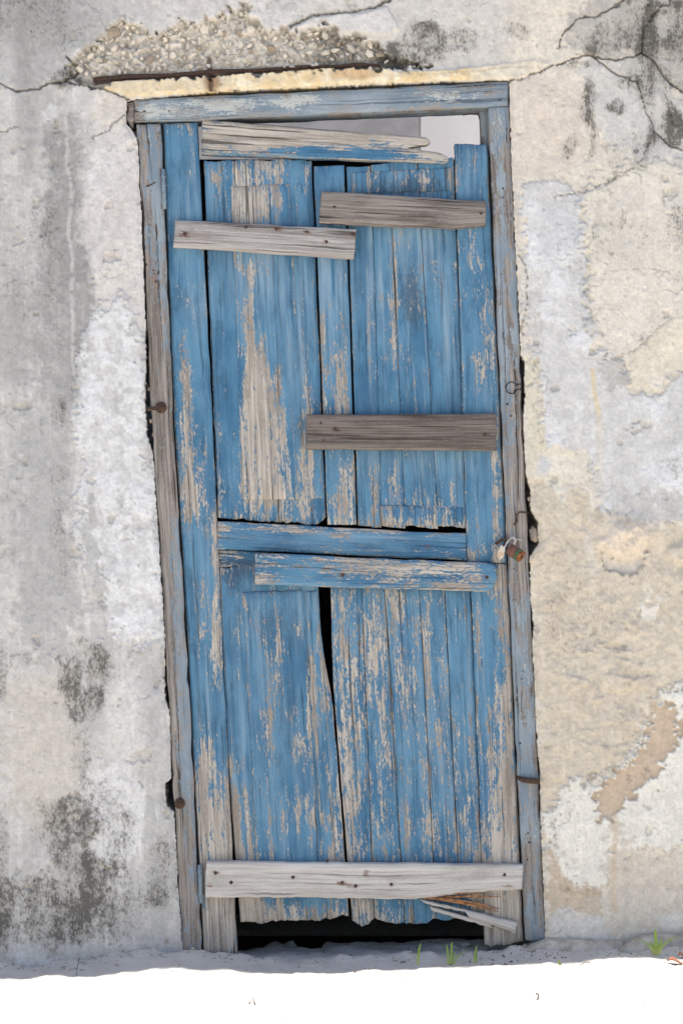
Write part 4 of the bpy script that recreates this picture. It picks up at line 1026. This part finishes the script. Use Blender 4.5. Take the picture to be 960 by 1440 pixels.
tuft('grass_sprout', 634, -.085, [(.060, -.1, .02, .0042, 0), (.052, 0, -.08, .004, -.006), (.050, -.2, .62, .003, .006), (.04, -.1, .2, .003, .002)], 'small green grass sprout of several blades before the door gap')
tuft('grass_sprout', 667, -.085, [(.050, -.1, .08, .0042, 0), (.03, 0, .05, .002, .004)], 'rightmost short grass blade before the door gap, beside the right jamb')
tuft('grass_tuft', 922, -.105, [(.074, -.2, -.06, .006, 0), (.066, -.3, -.8, .0042, -.004), (.070, -.2, .75, .0052, .004), (.05, -.3, .2, .0056, .002), (.045, -.2, -.3, .0046, -.002)], 'bright green grass tuft with spreading blades at the cement footing')
tuft('grass_sprout', 786, -.16, [(.018, -.2, -.1, .003, 0), (.012, -.2, .3, .003, .002)], 'tiny pale green seedling on the sunlit sand right of the door')
def stick(name, pts, r, label, mat='debris', cat='twig'):
    W = []
    for px, y, dz in pts:
        g = ground_at(px, y); W.append((g[0], g[1], g[2] + .003 + r * .6 + dz))
    o = link(name, tube_mesh(name, W, r, 6, .3), M[mat], smooth=True); tag(o, label, cat); return o
stick('dry_stem', [(108, -.12, 0), (109, -.118, .02), (112, -.115, .04)], .0008, 'thin dry stem standing in the sand at the far left')
stick('twig', [(350, -.46, .001), (356, -.43, .006), (359, -.47, .001)], .0012, 'small forked dry twig on the sunlit sand left of centre')
stick('twig', [(815, -.17, .001), (822, -.165, .003), (829, -.16, .001)], .0012, 'thin dry twig on the sunlit sand beside the tiny seedling')
stick('twig', [(753, -.44, .001), (757, -.46, .003), (755, -.50, .001)], .0016, 'curled brown twig at the bottom edge of the sunlit sand')
def leaf(px, y, L, W_, rz, label):
    n = 8; V, F = [], []
    for i in range(n + 1):
        t = i / n; w = W_ * math.sin(math.pi * min(max(t, .02), .98)) ** .8
        for s in (-1, -.5, 0, .5, 1):
            V.append(((t - .5) * L, s * w, .004 + .004 * s * s + .004 * math.sin(t * 5)))
    for i in range(n):
        for s in range(4): F.append((i * 5 + s, i * 5 + s + 1, i * 5 + s + 6, i * 5 + s + 5))
    me = bpy.data.meshes.new('dead_leaf'); me.from_pydata(V, [], F)
    o = link('dead_leaf', me, M['leafdead'], smooth=True); o.location = ground_at(px, y); o.location.z += .003; o.rotation_euler = (.15, .1, rz)
    md = o.modifiers.new('thickness', 'SOLIDIFY'); md.thickness = .0006
    tag(o, label, 'leaf')
leaf(948, -.17, .036, .012, .1, 'curled red-brown dead leaf on the sand beside the grass tuft')
leaf(958, -.13, .024, .008, .5, 'smaller brown dead leaf behind the curled one at the right edge')

def litter():
    V, F = [], []
    r = random.Random(3)
    def chip(x, y, s):
        z = float(ground_z(np.array([x]), np.array([y]))[0]) + s * .25
        b = len(V)
        for dx, dy, dz in ((1, 0, 0), (0, 1, 0), (-1, 0, 0), (0, -1, 0), (0, 0, .7), (0, 0, -.7)):
            k = r.uniform(.6, 1.3) * s
            V.append((x + dx * k * r.uniform(.8, 1.6), y + dy * k, z + dz * k))
        for f in ((0, 1, 4), (1, 2, 4), (2, 3, 4), (3, 0, 4), (1, 0, 5), (2, 1, 5), (3, 2, 5), (0, 3, 5)): F.append(tuple(b + q for q in f))
    for _ in range(170):
        x = r.uniform(-.85, .85); y = -abs(r.gauss(0, .09)) - .01 if r.random() < .7 else r.uniform(-.62, -.1)
        chip(x, y, r.uniform(.0008, .0022))
    for _ in range(90):
        chip(r.uniform(.25, .85), r.uniform(-.12, .0), r.uniform(.001, .0035))
    for _ in range(50):
        chip(r.uniform(-.25, .45), r.uniform(0, .3), r.uniform(.001, .004))
    me = bpy.data.meshes.new('litter'); me.from_pydata(V, [], F)
    o = link('litter', me, M['debris']); tag(o, 'small dark crumbs and chips scattered over the sand', kind='stuff')
litter()
def crumbs():
    V, F = [], []
    r = random.Random(11)
    for _ in range(420):
        left = r.random() < .5
        x = r.uniform(-.85, -.40) if left else r.uniform(.40, .85)
        if r.random() < .2: x = r.uniform(-.4, .45)
        y = -abs(r.gauss(0, .03)) - .004
        sz = r.choice([.0012, .0016, .002, .003, .0045]) * r.uniform(.7, 1.3)
        z = float(ground_z(np.array([x]), np.array([y]))[0]) + sz * .3
        b = len(V)
        for dx, dy, dz in ((1, 0, 0), (0, 1, 0), (-1, 0, 0), (0, -1, 0), (0, 0, .7), (0, 0, -.7)):
            k = r.uniform(.6, 1.3) * sz
            V.append((x + dx * k * r.uniform(.8, 1.5), y + dy * k, z + dz * k))
        for f in ((0, 1, 4), (1, 2, 4), (2, 3, 4), (3, 0, 4), (1, 0, 5), (2, 1, 5), (3, 2, 5), (0, 3, 5)): F.append(tuple(b + q for q in f))
    me = bpy.data.meshes.new('plaster_crumbs'); me.from_pydata(V, [], F)
    o = link('plaster_crumbs', me, M['cement']); tag(o, 'fallen plaster crumbs lying along the foot of the wall', kind='stuff')
crumbs()
rub = []
for px, y, r in [(640, .08, .010), (655, .09, .014), (632, .10, .008), (398, .07, .006), (480, .03, .005), (650, .05, .007)]:
    g = ground_at(px, y)
    me = lump_mesh('rubble_stone', int(px + r * 1000), .3, .8, 2)
    o = link('rubble_stone', me, M['stone_grey']); o.location = (g[0], g[1], g[2] + r * .4); o.scale = (r, r, r * .6)
    rub.append(o)
for o, l in zip(rub, ['pale stone under the split end of the bottom board, second from the right stile', 'largest pale stone in the dark gap under the door, at the right', 'pale stone deep in the dark gap under the right side of the door',
                      'small stone at the left end of the gap under the door', 'small stone in the middle of the gap under the door', 'pale stone nearest the front under the split board']):
    tag(o, l, 'stone', 'stones lying in the gap under the door')
